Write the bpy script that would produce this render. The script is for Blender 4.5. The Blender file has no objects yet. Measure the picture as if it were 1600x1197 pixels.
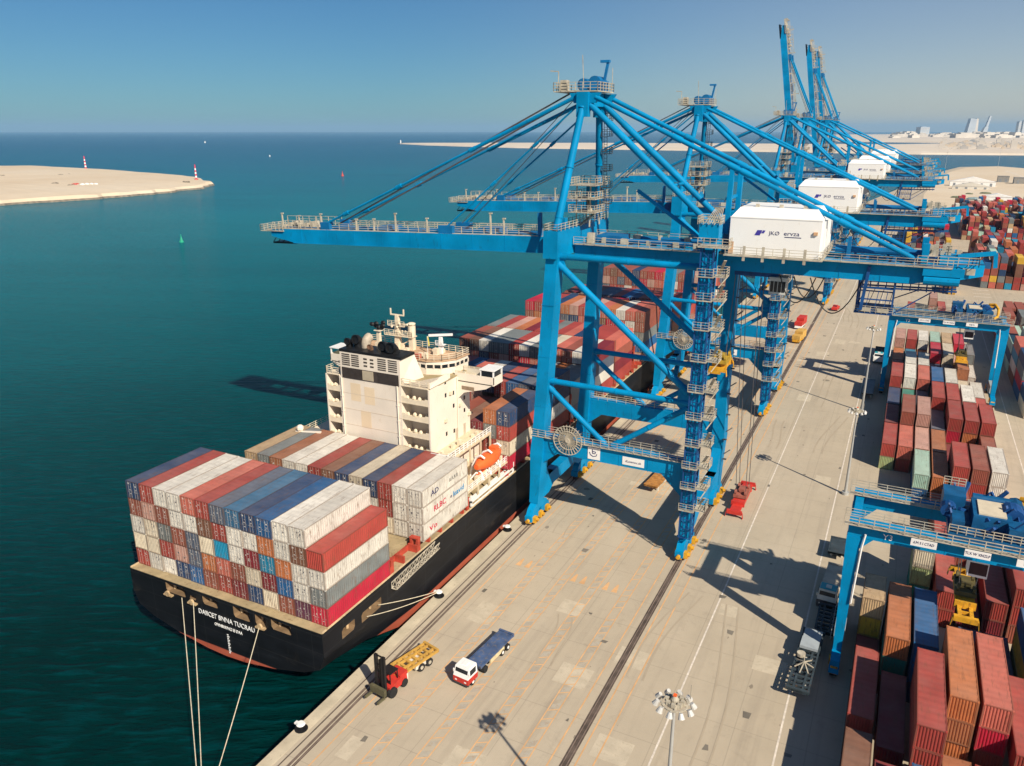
import bpy, bmesh, math, random
from mathutils import Vector, Matrix
random.seed(7)
R = math.radians
scn = bpy.context.scene
col = scn.collection

# ------------------------------------------------------------------ materials
MATS = {}
def nodemat(name):
    m = bpy.data.materials.new(name); m.use_nodes = True
    nt = m.node_tree; b = nt.nodes['Principled BSDF']
    return m, nt, b
def N(nt, t, **kw):
    n = nt.nodes.new(t)
    for k, v in kw.items():
        if k.startswith('i_'): n.inputs[k[2:].replace('_', ' ')].default_value = v
        else: setattr(n, k, v)
    return n
def L(nt, a, b): nt.links.new(a, b)
def ramp(nt, fac, stops):
    r = nt.nodes.new('ShaderNodeValToRGB'); L(nt, fac, r.inputs[0])
    els = r.color_ramp.elements
    while len(els) < len(stops): els.new(0.5)
    for e, (p, c) in zip(els, stops):
        e.position = p; e.color = (c[0], c[1], c[2], 1) if not isinstance(c, (int, float)) else (c, c, c, 1)
    return r.outputs[0]
def noise(nt, vec, scale, detail=4, rough=.55, dist=0):
    n = N(nt, 'ShaderNodeTexNoise'); n.inputs['Scale'].default_value = scale
    n.inputs['Detail'].default_value = detail; n.inputs['Roughness'].default_value = rough; n.inputs['Distortion'].default_value = dist
    if vec is not None: L(nt, vec, n.inputs['Vector'])
    return n.outputs[0]
def mix(nt, fac, a, b, mode='MIX'):
    n = N(nt, 'ShaderNodeMix', data_type='RGBA', blend_type=mode)
    if isinstance(fac, (int, float)): n.inputs[0].default_value = fac
    else: L(nt, fac, n.inputs[0])
    for s, x in ((6, a), (7, b)):
        if isinstance(x, tuple): n.inputs[s].default_value = (x[0], x[1], x[2], 1)
        else: L(nt, x, n.inputs[s])
    return n.outputs[2]
def vmap(nt, scale=(1, 1, 1), world=False, rot=0):
    if world:
        g = N(nt, 'ShaderNodeNewGeometry').outputs['Position']
    else:
        g = N(nt, 'ShaderNodeTexCoord').outputs['Object']
    if rot:                                                # turn first, then stretch
        m0 = N(nt, 'ShaderNodeMapping'); m0.inputs['Rotation'].default_value = (0, 0, -rot); L(nt, g, m0.inputs[0]); g = m0.outputs[0]
    mp = N(nt, 'ShaderNodeMapping'); mp.inputs['Scale'].default_value = scale
    L(nt, g, mp.inputs[0]); return mp.outputs[0]
def math_(nt, op, a, b=0.0, c=None):
    n = N(nt, 'ShaderNodeMath', operation=op)
    for i, x in enumerate((a, b, c)):
        if x is None: continue
        if isinstance(x, (int, float)): n.inputs[i].default_value = x
        else: L(nt, x, n.inputs[i])
    return n.outputs[0]
def paint(name, c, var=.25, scale=.6, rough=.5, metal=0.0, rust=0.0, rustc=(.16, .07, .03), spec=.3):
    if name in MATS: return MATS[name]
    m, nt, b = nodemat(name)
    v = vmap(nt); f = noise(nt, v, scale, 5)
    dark = tuple(x * (1 - var) for x in c); light = tuple(min(.9, x * (1 + var)) for x in c)
    cc = ramp(nt, f, [(.3, dark), (.7, light)])
    if rust > 0:
        v2 = vmap(nt, (1.3, 1.3, .35))
        f2 = noise(nt, v2, 1.6, 6, .7)
        mk = ramp(nt, f2, [(.62 - rust * .3, 0.0), (.74 - rust * .2, 1.0)])
        mk2 = math_(nt, 'MULTIPLY', mk, .75)
        cc = mix(nt, mk2, cc, rustc)
    L(nt, cc, b.inputs['Base Color']); b.inputs['Roughness'].default_value = rough; b.inputs['Metallic'].default_value = metal; b.inputs['Specular IOR Level'].default_value = spec
    MATS[name] = m; return m
BLUE = paint('crane_blue', (.0, .215, .445), .2, .22, .5, rust=.14, rustc=(.01, .11, .19), spec=.1)
BLUE_D = paint('rtg_blue', (.004, .13, .32), .2, .4, .45, rust=.06, rustc=(.04, .1, .16))
NAVY = paint('navy_steel', (.008, .06, .2), .3, .8, .5)
GALV = paint('galvanised', (.43, .385, .3), .3, .9, .55, rust=.12)
CREAM = paint('ship_cream', (.74, .66, .55), .07, .25, .5, rust=.03, rustc=(.6, .44, .27))
WHITE = paint('white_paint', (.78, .77, .74), .06, .3, .45, rust=.03, rustc=(.6, .55, .46))
DECKG = paint('deck_tan', (.36, .28, .16), .25, .5, .8, rust=.2)
DECKR = paint('deck_red', (.42, .06, .035), .25, .8, .6, rust=.15)
BLACK = paint('black_steel', (.012, .012, .013), .4, .6, .45)
DGREY = paint('dark_grey', (.06, .06, .062), .35, 1., .6)
GREY = paint('mid_grey', (.26, .25, .23), .25, 1., .6)
YELLOW = paint('yellow_paint', (.6, .3, .02), .3, 1., .55, rust=.3)
RED = paint('red_paint', (.5, .035, .025), .2, 1., .5, rust=.08)
ORANGE = paint('lifeboat_orange', (.8, .13, .03), .1, 1., .4)
RUSTO = paint('rusty_orange', (.42, .19, .05), .35, 1.2, .8, rust=.3)
TEAL = paint('cab_teal', (.02, .33, .38), .15, 1., .4)
GLASS = paint('dark_glass', (.015, .02, .025), .2, 1., .08)
TYRE = paint('tyre_rubber', (.02, .02, .02), .2, 2., .85)
ROPE = paint('mooring_rope', (.62, .55, .4), .2, 3., .9)
STEELC = paint('wire_rope', (.1, .09, .09), .3, 3., .6)
LETW = paint('white_lettering', (.8, .8, .78), .1, 2., .6)
LETN = paint('navy_lettering', (.02, .02, .1), .1, 2., .6)
LETR = paint('red_lettering', (.55, .02, .06), .1, 2., .6)
LETB = paint('blue_lettering', (.03, .25, .5), .1, 2., .6)
ORLINE = paint('orange_road_paint', (.62, .36, .17), .18, .5, .8, rust=.24, rustc=(.46, .36, .24))
WHLINE = paint('white_road_paint', (.66, .59, .5), .2, 1.6, .8, rust=.25, rustc=(.46, .4, .32))
STEELR = paint('rail_steel', (.2, .15, .12), .3, 1., .45)
DARKT = paint('cable_trench', (.1, .075, .06), .5, .6, .8)
ROCK = paint('armour_rock', (.2, .17, .13), .4, .3, .9)
CITY = paint('far_concrete', (.58, .53, .46), .15, .01, .8)  # paled so that distance haze sits in the colour itself
CITYG = paint('far_glass', (.42, .46, .5), .15, .01, .3)  # lightened to paint haze onto the skyline towers

def mat_container(name, roof=False, door=False):
    m, nt, b = nodemat(name)
    oi = N(nt, 'ShaderNodeObjectInfo')
    tc = N(nt, 'ShaderNodeTexCoord').outputs['Object']
    ad = N(nt, 'ShaderNodeVectorMath', operation='ADD'); L(nt, tc, ad.inputs[0])
    sc = N(nt, 'ShaderNodeVectorMath', operation='SCALE'); L(nt, oi.outputs['Location'], sc.inputs[0]); sc.inputs[3].default_value = 1.37
    L(nt, sc.outputs[0], ad.inputs[1]); v = ad.outputs[0]
    f = noise(nt, v, .45, 5)
    g = ramp(nt, f, [(.25, .74), (.75, 1.12)])
    c = mix(nt, 1.0, oi.outputs['Color'], g, 'MULTIPLY')
    if roof:
        f3 = noise(nt, v, .3, 6, .6)
        fd = ramp(nt, f3, [(.3, .02), (.75, .2)])
        c = mix(nt, fd, c, (.42, .34, .28))
    # grime streaks and rust
    mp = N(nt, 'ShaderNodeMapping'); mp.inputs['Scale'].default_value = (2.2, 2.2, .5) if not roof else (2.5, .35, 1); L(nt, v, mp.inputs[0])
    r = noise(nt, mp.outputs[0], 1.5, 7, .72)
    th = .535 if not door else .52
    mk = ramp(nt, r, [(th, 0.0), (th + .14, 1.0)])
    mk = math_(nt, 'MULTIPLY', mk, .72 if not roof else .5)
    c = mix(nt, mk, c, (.15, .075, .04))
    L(nt, c, b.inputs['Base Color']); b.inputs['Roughness'].default_value = .55 if not roof else .62
    b.inputs['Specular IOR Level'].default_value = .35
    return m
def mat_cframe():
    m, nt, b = nodemat('container_frame'); oi = N(nt, 'ShaderNodeObjectInfo'); f = noise(nt, vmap(nt), 1.3, 5, .7)
    L(nt, mix(nt, ramp(nt, f, [(.35, .15), (.7, .5)]), mix(nt, 1.0, oi.outputs['Color'], (.75, .72, .7), 'MULTIPLY'), (.15, .085, .05)), b.inputs['Base Color']); b.inputs['Roughness'].default_value = .65; return m
def mat_crod():
    m, nt, b = nodemat('container_rod'); oi = N(nt, 'ShaderNodeObjectInfo')
    L(nt, mix(nt, .42, oi.outputs['Color'], (.42, .38, .33)), b.inputs['Base Color']); b.inputs['Roughness'].default_value = .6; return m
LETC = paint('door_lettering', (.6, .57, .52), .25, 3., .6); LETG = paint('door_lettering_dark', (.14, .13, .14), .4, 3., .6)
C_FRAME = mat_cframe(); C_ROD = mat_crod()
C_BODY = mat_container('container_paint'); C_ROOF = mat_container('container_roof_paint', roof=True); C_DOOR = mat_container('container_door_paint', door=True)

# ------------------------------------------------------------------ mesh builder
class MB:
    def __init__(s): s.v = []; s.f = []; s.m = []
    def add(s, vs, fs, mi=0):
        s.isl = getattr(s, 'isl', []); s.isl.append((len(s.v), len(s.v) + len(vs), len(s.f), len(s.f) + len(fs)))
        o = len(s.v); s.v += [tuple(x) for x in vs]; s.f += [tuple(o + i for i in f) for f in fs]; s.m += [mi] * len(fs); return s
    def box(s, x0, x1, y0, y1, z0, z1, mi=0):
        return s.add([(x0,y0,z0),(x1,y0,z0),(x1,y1,z0),(x0,y1,z0),(x0,y0,z1),(x1,y0,z1),(x1,y1,z1),(x0,y1,z1)],
            [(0,3,2,1),(4,5,6,7),(0,1,5,4),(1,2,6,5),(2,3,7,6),(3,0,4,7)], mi)
    def hexa(s, lo, hi, mi=0):   # lo/hi: 4 points each, counter-clockwise
        return s.add(list(lo) + list(hi), [(0,3,2,1),(4,5,6,7),(0,1,5,4),(1,2,6,5),(2,3,7,6),(3,0,4,7)], mi)
    def beam(s, p, q, w, h=None, mi=0, w2=None, h2=None, up=(0,0,1)):
        p = Vector(p); q = Vector(q); h = w if h is None else h; w2 = w if w2 is None else w2; h2 = h if h2 is None else h2
        d = (q - p).normalized(); u = Vector(up)
        if abs(d.dot(u)) > .99: u = Vector((0, 1, 0))
        a = d.cross(u).normalized(); b = a.cross(d).normalized()
        lo = [p - a*w/2 - b*h/2, p + a*w/2 - b*h/2, p + a*w/2 + b*h/2, p - a*w/2 + b*h/2]
        hi = [q - a*w2/2 - b*h2/2, q + a*w2/2 - b*h2/2, q + a*w2/2 + b*h2/2, q - a*w2/2 + b*h2/2]
        return s.hexa(lo, hi, mi)
    def tube(s, p, q, r, r2=None, n=8, mi=0, cap=True):
        p = Vector(p); q = Vector(q); r2 = r if r2 is None else r2
        d = (q - p).normalized(); u = Vector((0, 0, 1)) if abs(d.z) < .95 else Vector((1, 0, 0))
        a = d.cross(u).normalized(); b = a.cross(d)
        vs = []
        for c, rr in ((p, r), (q, r2)):
            for i in range(n):
                t = 2 * math.pi * i / n; vs.append(c + (a * math.cos(t) + b * math.sin(t)) * rr)
        fs = [(i, (i + 1) % n, n + (i + 1) % n, n + i) for i in range(n)]
        if cap: fs += [tuple(range(n - 1, -1, -1)), tuple(range(n, 2 * n))]
        return s.add(vs, fs, mi)
    def path(s, pts, r, n=6, mi=0):
        for a, b in zip(pts[:-1], pts[1:]): s.tube(a, b, r, n=n, mi=mi)
        return s
    def prism(s, pts, vec, mi=0):
        n = len(pts); v = Vector(vec); a = [Vector(p) for p in pts]
        return s.add(a + [p + v for p in a], [tuple(range(n - 1, -1, -1)), tuple(range(n, 2 * n))] + [(i, (i+1) % n, n + (i+1) % n, n + i) for i in range(n)], mi)
    def rings(s, rs, mi=0, close=True, cap=True):
        n = len(rs[0]); vs = [p for r in rs for p in r]; fs = []
        for k in range(len(rs) - 1):
            for i in range(n if close else n - 1):
                fs.append((k*n + i, k*n + (i+1) % n, (k+1)*n + (i+1) % n, (k+1)*n + i))
        if cap: fs += [tuple(range(n - 1, -1, -1)), tuple(range((len(rs)-1)*n, len(rs)*n))]
        return s.add(vs, fs, mi)
    def ball(s, c, r, n=8, k=5, sx=1, sy=1, sz=1, mi=0):
        rs = []
        for j in range(k + 1):
            t = math.pi * (j / k) - math.pi / 2; cr = max(.02, math.cos(t))
            rs.append([(c[0] + r*sx*cr*math.cos(2*math.pi*i/n), c[1] + r*sy*cr*math.sin(2*math.pi*i/n), c[2] + r*sz*math.sin(t)) for i in range(n)])
        return s.rings(rs, mi)
    def rail(s, pts, h=1.1, step=2.2, w=.07, mi=0, mids=2):
        for a, b in zip(pts[:-1], pts[1:]):
            a = Vector(a); b = Vector(b); n = max(1, int((b - a).length / step))
            for i in range(n + 1):
                p = a.lerp(b, i / n); s.beam(p, p + Vector((0, 0, h)), w, mi=mi)
            for k in range(mids + 1):
                z = Vector((0, 0, h * (1 - k / (mids + 1)) - .03)); s.beam(a + z, b + z, w * .8, mi=mi)
        return s
    def clusters(s):
        import numpy as np
        I = s.isl; k = len(I)
        if k < 2 or k > 900: return [list(range(k))]
        P = np.array(s.v); lo = np.array([P[a:b].min(0) for a, b, _, _ in I]); hi = np.array([P[a:b].max(0) for a, b, _, _ in I])
        sz = (hi - lo).max(1); gap = np.maximum(0, np.maximum(lo[:, None] - hi[None], lo[None] - hi[:, None]))
        near = np.sqrt((gap ** 2).sum(2)) <= np.maximum(.02, .48 * np.maximum(sz[:, None], sz[None]))
        lab = [-1] * k; n = 0
        for i in range(k):
            if lab[i] >= 0: continue
            st = [i]; lab[i] = n
            while st:
                j = st.pop()
                for q in np.nonzero(near[j])[0]:
                    if lab[q] < 0: lab[q] = n; st.append(int(q))
            n += 1
        return [[i for i in range(k) if lab[i] == c] for c in range(n)]
    def build(s, name, mats, parent=None, loc=None, smooth=False, fix=False):
        if parent is not None and len(s.isl) > 1:
            cl = s.clusters()
            if len(cl) > 1:
                out = []
                for c in sorted(cl, key=lambda c: -sum(s.isl[i][1] - s.isl[i][0] for i in c)):
                    q = MB()
                    for i in c:
                        a, b, fa, fb = s.isl[i]
                        q.add(s.v[a:b], [tuple(x - a for x in f) for f in s.f[fa:fb]], 0); q.m[-(fb - fa):] = s.m[fa:fb]
                    out.append(q.build1(name, mats, parent, loc, smooth, fix))
                s.objs = out; return out[0]
        o = s.build1(name, mats, parent, loc, smooth, fix); s.objs = [o]; return o
    def build1(s, name, mats, parent=None, loc=None, smooth=False, fix=False):
        me = bpy.data.meshes.new(name); me.from_pydata(s.v, [], s.f)
        if not isinstance(mats, (list, tuple)): mats = [mats]
        for m in mats: me.materials.append(m)
        me.polygons.foreach_set('material_index', s.m)
        if fix:
            bm = bmesh.new(); bm.from_mesh(me); bmesh.ops.remove_doubles(bm, verts=bm.verts, dist=1e-4); bmesh.ops.recalc_face_normals(bm, faces=bm.faces); bm.to_mesh(me); bm.free()
        if smooth: me.polygons.foreach_set('use_smooth', [True] * len(me.polygons))
        me.update()
        o = bpy.data.objects.new(name, me); col.objects.link(o)
        if parent: o.parent = parent
        if loc: o.location = loc
        return o
def shade_auto(o, deg=40):
    me = o.data; me.polygons.foreach_set('use_smooth', [True] * len(me.polygons))
    try: me.set_sharp_from_angle(angle=R(deg))
    except Exception: pass
    return o
def tag(o, label=None, cat=None, group=None, kind=None):
    if label: o['label'] = label
    if cat: o['category'] = cat
    if group: o['group'] = group
    if kind: o['kind'] = kind
    return o
def thing(name, label, cat, loc=(0, 0, 0), rz=0, group=None):
    o = bpy.data.objects.new(name, None); col.objects.link(o); o.location = loc; o.rotation_euler = (0, 0, rz); o.empty_display_size = .5
    return tag(o, label, cat, group)
def struct(o): o['kind'] = 'structure'; return o
def dup(root, loc, label, rz=None, keep=None, group=None):
    r = root.copy(); col.objects.link(r); r.location = loc; r['label'] = label
    if group: r['group'] = group
    if rz is not None: r.rotation_euler = (0, 0, rz)
    for ch in list(root.children):
        if keep and not keep(ch): continue
        c = ch.copy(); col.objects.link(c); c.parent = r
        for g in ch.children:
            d = g.copy(); col.objects.link(d); d.parent = c
    return r
def text(name, body, size, m, parent, loc, rot, extrude=.015, align='CENTER', sx=1.0):
    cu = bpy.data.curves.new(name, 'FONT'); cu.body = body; cu.size = size; cu.extrude = extrude; cu.align_x = align; cu.align_y = 'CENTER'; cu.resolution_u = 2
    t = bpy.data.objects.new('tmp_text', cu); col.objects.link(t)
    dg = bpy.context.evaluated_depsgraph_get(); me = bpy.data.meshes.new_from_object(t.evaluated_get(dg))
    bpy.data.objects.remove(t); bpy.data.curves.remove(cu)
    me.name = name; me.materials.clear(); me.materials.append(m)
    o = bpy.data.objects.new(name, me); col.objects.link(o); o.parent = parent; o.location = loc; o.rotation_euler = rot; o.scale = (sx, 1, 1)
    return o

# ------------------------------------------------------------------ camera
F, CX, CY, VX, VY = 1216., 800., 598.5, 1440., 204.
CAM = Vector((51.2, 0, 61.))
yv = Vector((VX - CX, CY - VY, F)).normalized()           # world Y in (right, up, forward)
h_ = CY - VY
zv = Vector((0, F, -h_)).normalized()
xv = Vector((-(yv.y*zv.z - yv.z*zv.y), -(yv.z*zv.x - yv.x*zv.z), -(yv.x*zv.y - yv.y*zv.x)))
RW = Matrix((xv, yv, zv))                                  # cam (r,u,f) -> world
rgt, upv, fwd = RW.col[0], RW.col[1], RW.col[2]
cam = bpy.data.cameras.new('camera'); camo = bpy.data.objects.new('camera', cam); col.objects.link(camo)
camo.matrix_world = Matrix(((rgt.x, upv.x, -fwd.x, CAM.x), (rgt.y, upv.y, -fwd.y, CAM.y), (rgt.z, upv.z, -fwd.z, CAM.z), (0, 0, 0, 1)))
cam.sensor_width = 36; cam.lens = F / 1600 * 36; cam.clip_end = 80000; cam.clip_start = .5
scn.camera = camo
def G(u, v, z=0.0):                                       # photo pixel -> point at height z
    r = RW @ Vector((u - CX, CY - v, F)); return CAM + r * ((z - CAM.z) / r.z)

# ------------------------------------------------------------------ light, sky
SUN_EL, = (R(39.5),)
sun_dir = Vector((.835 * math.cos(SUN_EL), -.55 * math.cos(SUN_EL), math.sin(SUN_EL))).normalized()
w = bpy.data.worlds.new('World'); scn.world = w; w.use_nodes = True
nt = w.node_tree; bg = nt.nodes['Background']
sk = nt.nodes.new('ShaderNodeTexSky'); sk.sky_type = 'NISHITA'; sk.sun_disc = False
sk.sun_elevation = SUN_EL; sk.sun_rotation = math.atan2(sun_dir.x, sun_dir.y)
sk.altitude = 0; sk.air_density = 1.0; sk.dust_density = .2; sk.ozone_density = 3.5
tcw = nt.nodes.new('ShaderNodeTexCoord'); spw = nt.nodes.new('ShaderNodeSeparateXYZ'); L(nt, tcw.outputs['Generated'], spw.inputs[0])
mr = nt.nodes.new('ShaderNodeMapRange'); mr.interpolation_type = 'SMOOTHSTEP'; L(nt, spw.outputs[0], mr.inputs[0]); mr.inputs[1].default_value = -.62; mr.inputs[2].default_value = .2
# clear blue over the open sea, dustier and paler over the land
tint = mix(nt, mr.outputs[0], (.36, .67, .9), (1.3, 1.18, 1.2))
skc = mix(nt, 1.0, sk.outputs[0], tint, 'MULTIPLY')
L(nt, skc, bg.inputs[0]); bg.inputs[1].default_value = .05
sl = bpy.data.lights.new('sun', 'SUN'); sl.energy = 4.6; sl.angle = R(.5); sl.color = (1, .9, .75)
so = bpy.data.objects.new('sun', sl); col.objects.link(so); so.rotation_euler = sun_dir.to_track_quat('Z', 'Y').to_euler(); so.location = (200, -200, 300)
scn.view_settings.view_transform = 'Standard'; scn.view_settings.look = 'None'; scn.view_settings.exposure = .5; scn.view_settings.gamma = 1

# ------------------------------------------------------------------ ground, water, land
def mat_ground():
    m, nt, b = nodemat('quay_concrete')
    v = vmap(nt, world=True)
    big = noise(nt, v, .02, 5, .6); mid = noise(nt, v, .16, 6, .65); fine = noise(nt, v, 2.2, 4, .7)
    c = ramp(nt, big, [(.3, (.415, .345, .25)), (.55, (.475, .4, .292)), (.75, (.44, .375, .282))])
    c = mix(nt, ramp(nt, mid, [(.38, .0), (.72, .42)]), c, (.31, .26, .19))
    blot = noise(nt, v, .45, 5, .75, .6)
    c = mix(nt, ramp(nt, blot, [(.56, 0.0), (.72, .34)]), c, (.24, .195, .145))
    pale = noise(nt, vmap(nt, (.09, .03, 1), world=True), 1.0, 5, .6)
    c = mix(nt, ramp(nt, pale, [(.5, 0.0), (.72, .4)]), c, (.55, .475, .36))
    c = mix(nt, ramp(nt, fine, [(.3, 0.0), (.8, .22)]), c, (.42, .365, .28))
    # worn tyre streaks along the quay
    vs = vmap(nt, (.55, .022, 1), world=True); st = noise(nt, vs, 1.0, 5, .65)
    c = mix(nt, ramp(nt, st, [(.52, 0.0), (.75, .34)]), c, (.2, .165, .13))
    # paving joints
    sp = N(nt, 'ShaderNodeSeparateXYZ'); L(nt, v, sp.inputs[0])
    for ax, p in ((0, 7.3), (1, 6.1)):
        fr = math_(nt, 'PINGPONG', math_(nt, 'ADD', sp.outputs[ax], 1.7), p / 2)
        ln = math_(nt, 'LESS_THAN', fr, .05); ln = math_(nt, 'MULTIPLY', ln, .3)
        c = mix(nt, ln, c, (.2, .17, .13))
    # oil spots
    vo = N(nt, 'ShaderNodeTexVoronoi'); vo.inputs['Scale'].default_value = .13; L(nt, v, vo.inputs['Vector'])
    vs2 = N(nt, 'ShaderNodeTexVoronoi'); vs2.inputs['Scale'].default_value = .42; L(nt, vmap(nt, (1, .6, 1), world=True), vs2.inputs['Vector'])
    sp2 = N(nt, 'ShaderNodeSeparateColor'); L(nt, vs2.outputs['Color'], sp2.inputs[0])
    spk = math_(nt, 'LESS_THAN', math_(nt, 'ADD', vs2.outputs['Distance'], math_(nt, 'MULTIPLY', math_(nt, 'SUBTRACT', fine, .5), .2)), math_(nt, 'MULTIPLY', math_(nt, 'POWER', sp2.outputs[1], 4.0), .13))
    c = mix(nt, math_(nt, 'MULTIPLY', spk, .6), c, (.11, .09, .07))
    ds = math_(nt, 'ADD', vo.outputs['Distance'], math_(nt, 'MULTIPLY', math_(nt, 'SUBTRACT', mid, .5), .25))
    sep = N(nt, 'ShaderNodeSeparateColor'); L(nt, vo.outputs['Color'], sep.inputs[0])
    msk = math_(nt, 'LESS_THAN', ds, math_(nt, 'MULTIPLY', math_(nt, 'POWER', sep.outputs[0], 3.0), .13))
    c = mix(nt, math_(nt, 'MULTIPLY', msk, .62), c, (.1, .085, .065))
    L(nt, c, b.inputs['Base Color']); b.inputs['Roughness'].default_value = .85
    bp = N(nt, 'ShaderNodeBump'); bp.inputs['Strength'].default_value = .25; bp.inputs['Distance'].default_value = .05; L(nt, fine, bp.inputs['Height']); L(nt, bp.outputs[0], b.inputs['Normal'])
    return m
M_GROUND = mat_ground()
def mat_sand(name, a, b_, c_):
    m, nt, b = nodemat(name); v = vmap(nt, world=True)
    f = noise(nt, v, .006, 7, .62); g = noise(nt, v, .09, 5, .7)
    c = ramp(nt, f, [(.3, a), (.5, b_), (.72, c_)])
    c = mix(nt, ramp(nt, g, [(.55, 0.0), (.8, .5)]), c, tuple(x * .72 for x in b_))
    L(nt, c, b.inputs['Base Color']); b.inputs['Roughness'].default_value = .95; return m
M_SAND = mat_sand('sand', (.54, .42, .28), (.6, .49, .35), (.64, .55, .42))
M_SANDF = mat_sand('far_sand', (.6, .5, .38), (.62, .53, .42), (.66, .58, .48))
def mat_water():
    m, nt, b = nodemat('sea_water'); v = vmap(nt, world=True)
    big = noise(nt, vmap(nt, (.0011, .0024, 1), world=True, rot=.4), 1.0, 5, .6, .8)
    patch = noise(nt, vmap(nt, (.004, .014, 1), world=True, rot=.3), 1.0, 5, .6)
    # view-angle sky reflection and depth painted as colour: dark green near, turquoise, then blue
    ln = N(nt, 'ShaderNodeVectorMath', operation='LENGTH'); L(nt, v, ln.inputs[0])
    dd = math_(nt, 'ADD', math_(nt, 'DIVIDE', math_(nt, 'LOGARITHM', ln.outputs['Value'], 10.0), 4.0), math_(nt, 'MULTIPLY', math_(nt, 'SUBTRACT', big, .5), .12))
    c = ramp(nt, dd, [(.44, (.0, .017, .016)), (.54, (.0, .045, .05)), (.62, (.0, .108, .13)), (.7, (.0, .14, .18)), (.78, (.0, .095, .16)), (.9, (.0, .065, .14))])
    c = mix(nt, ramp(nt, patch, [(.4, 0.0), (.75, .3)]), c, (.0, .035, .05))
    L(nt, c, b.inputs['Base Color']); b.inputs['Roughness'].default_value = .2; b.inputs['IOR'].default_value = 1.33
    b.inputs['Specular IOR Level'].default_value = .035; b.inputs['Specular Tint'].default_value = (.12, .75, .9, 1)
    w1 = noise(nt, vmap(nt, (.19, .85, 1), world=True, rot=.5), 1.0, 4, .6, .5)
    w2 = noise(nt, vmap(nt, (.02, .07, 1), world=True, rot=.42), 1.0, 4, .55)
    w3 = noise(nt, vmap(nt, (.5, 1.9, 1), world=True, rot=.6), 1.0, 3, .6)
    hh = math_(nt, 'ADD', math_(nt, 'ADD', w1, math_(nt, 'MULTIPLY', w2, 1.2)), math_(nt, 'MULTIPLY', w3, .3))
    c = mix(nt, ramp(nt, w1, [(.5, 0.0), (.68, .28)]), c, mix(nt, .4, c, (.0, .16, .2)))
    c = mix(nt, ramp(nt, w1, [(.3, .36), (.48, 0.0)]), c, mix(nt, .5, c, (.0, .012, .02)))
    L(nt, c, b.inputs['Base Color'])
    bp = N(nt, 'ShaderNodeBump'); bp.inputs['Strength'].default_value = .85; bp.inputs['Distance'].default_value = 1.0
    L(nt, hh, bp.inputs['Height']); L(nt, bp.outputs[0], b.inputs['Normal']); return m
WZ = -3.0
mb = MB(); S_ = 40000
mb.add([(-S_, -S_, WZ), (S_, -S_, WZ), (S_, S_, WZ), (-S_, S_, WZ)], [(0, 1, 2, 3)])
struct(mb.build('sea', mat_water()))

quay = [(0, -200), (0, 640), (14, 760), (40, 1000), (72, 1280), (92, 1453), (120, 1621), (183, 1690), (216, 1620), (420, 1560), (1300, 1500), (1300, -200)]
mb = MB(); n = len(quay)
mb.add([(x, y, 0) for x, y in quay] + [(x, y, -7) for x, y in quay], [tuple(range(n - 1, -1, -1))] + [(i, (i+1) % n, n + (i+1) % n, n + i) for i in range(n)])
struct(mb.build('ground', M_GROUND))
# sandy open ground behind the terminal
mb = MB()
sandp = [(60, 640), (62, 900), (84, 1280), (104, 1450), (130, 1600), (183, 1675), (216, 1606), (420, 1546), (1290, 1486), (1290, 900), (420, 900), (100, 860)]
mb.add([(x, y, .03) for x, y in sandp], [tuple(range(len(sandp) - 1, -1, -1))])
struct(mb.build('sandy_ground', M_SAND))
mb = MB()
for pts in ([(205, 900), (215, 900), (190, 1300), (183, 1500), (176, 1500), (182, 1300)], [(74, 1090), (160, 1170), (300, 1180), (300, 1190), (158, 1180), (74, 1100)], [(95, 880), (98, 880), (130, 1150), (126, 1150)]):
    mb.add([(x, y, .06) for x, y in pts], [tuple(range(len(pts)))])
struct(mb.build('dirt_road', paint('dirt_road', (.62, .53, .41), .08, .02, .9)))

# quay strips, rails, markings
mb = MB(); mb.box(0, 1.45, -150, 640, .002, .03)
struct(mb.build('quay_edge_strip', paint('cope_concrete', (.5, .43, .31), .2, .3, .85, rust=.15, rustc=(.3, .25, .18))))
mb = MB()
for x0, x1 in ((1.9, 2.06), (2.72, 3.02), (3.2, 3.5), (27.3, 28.2)):
    mb.box(x0, x1, -150, 640, .003, .012)
struct(mb.build('rail_trench', DARKT))
mb = MB()
for x in (2.86, 3.36, 27.52, 27.98): mb.box(x - .05, x + .05, -150, 640, .013, .05)
struct(mb.build('crane_rail', STEELR))
mb = MB()
def strip(x, w_, y0, y1, z=.012): mb.add([(x - w_/2, y0, z), (x + w_/2, y0, z), (x + w_/2, y1, z), (x - w_/2, y1, z)], [(0, 1, 2, 3)])
for x in (4.75, 26.2, 28.75, 30.4): strip(x, .16, -100, 560)
for xc in (9.65, 14.35, 18.9, 23.6):
    for s in (-.58, .58): strip(xc + s, .13, -100, 560)
    y = 20
    while y < 330:
        if random.random() < .86:
            a = xc - .5; b = xc + .5
            mb.add([(a, y, .013), (b, y + .62, .013), (b, y + .76, .013), (a, y + .14, .013)], [(0, 1, 2, 3)])
        y += 1.55
for x, y in ((7.5, 91.6), (16.3, 91.2), (21.1, 91.2)):
    for s in (-.7, .7):
        mb.add([(x + s - .42, y - 1, .014), (x + s + .42, y - 1, .014), (x + s + .12, y + 1.1, .014), (x + s - .12, y + 1.1, .014)], [(0, 1, 2, 3)])
struct(mb.build('orange_lane_marking', ORLINE))
mb = MB()
for xc in (9.65, 14.35, 18.9, 23.6):
    y = 20
    while y < 330:
        if random.random() < .62:
            a = xc - .4; b = xc + .4
            mb.add([(a, y + .3, .008), (b, y + .9, .008), (b, y + 1.75, .008), (a, y + 1.2, .008)], [(0, 1, 2, 3)])
        y += 1.55
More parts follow.
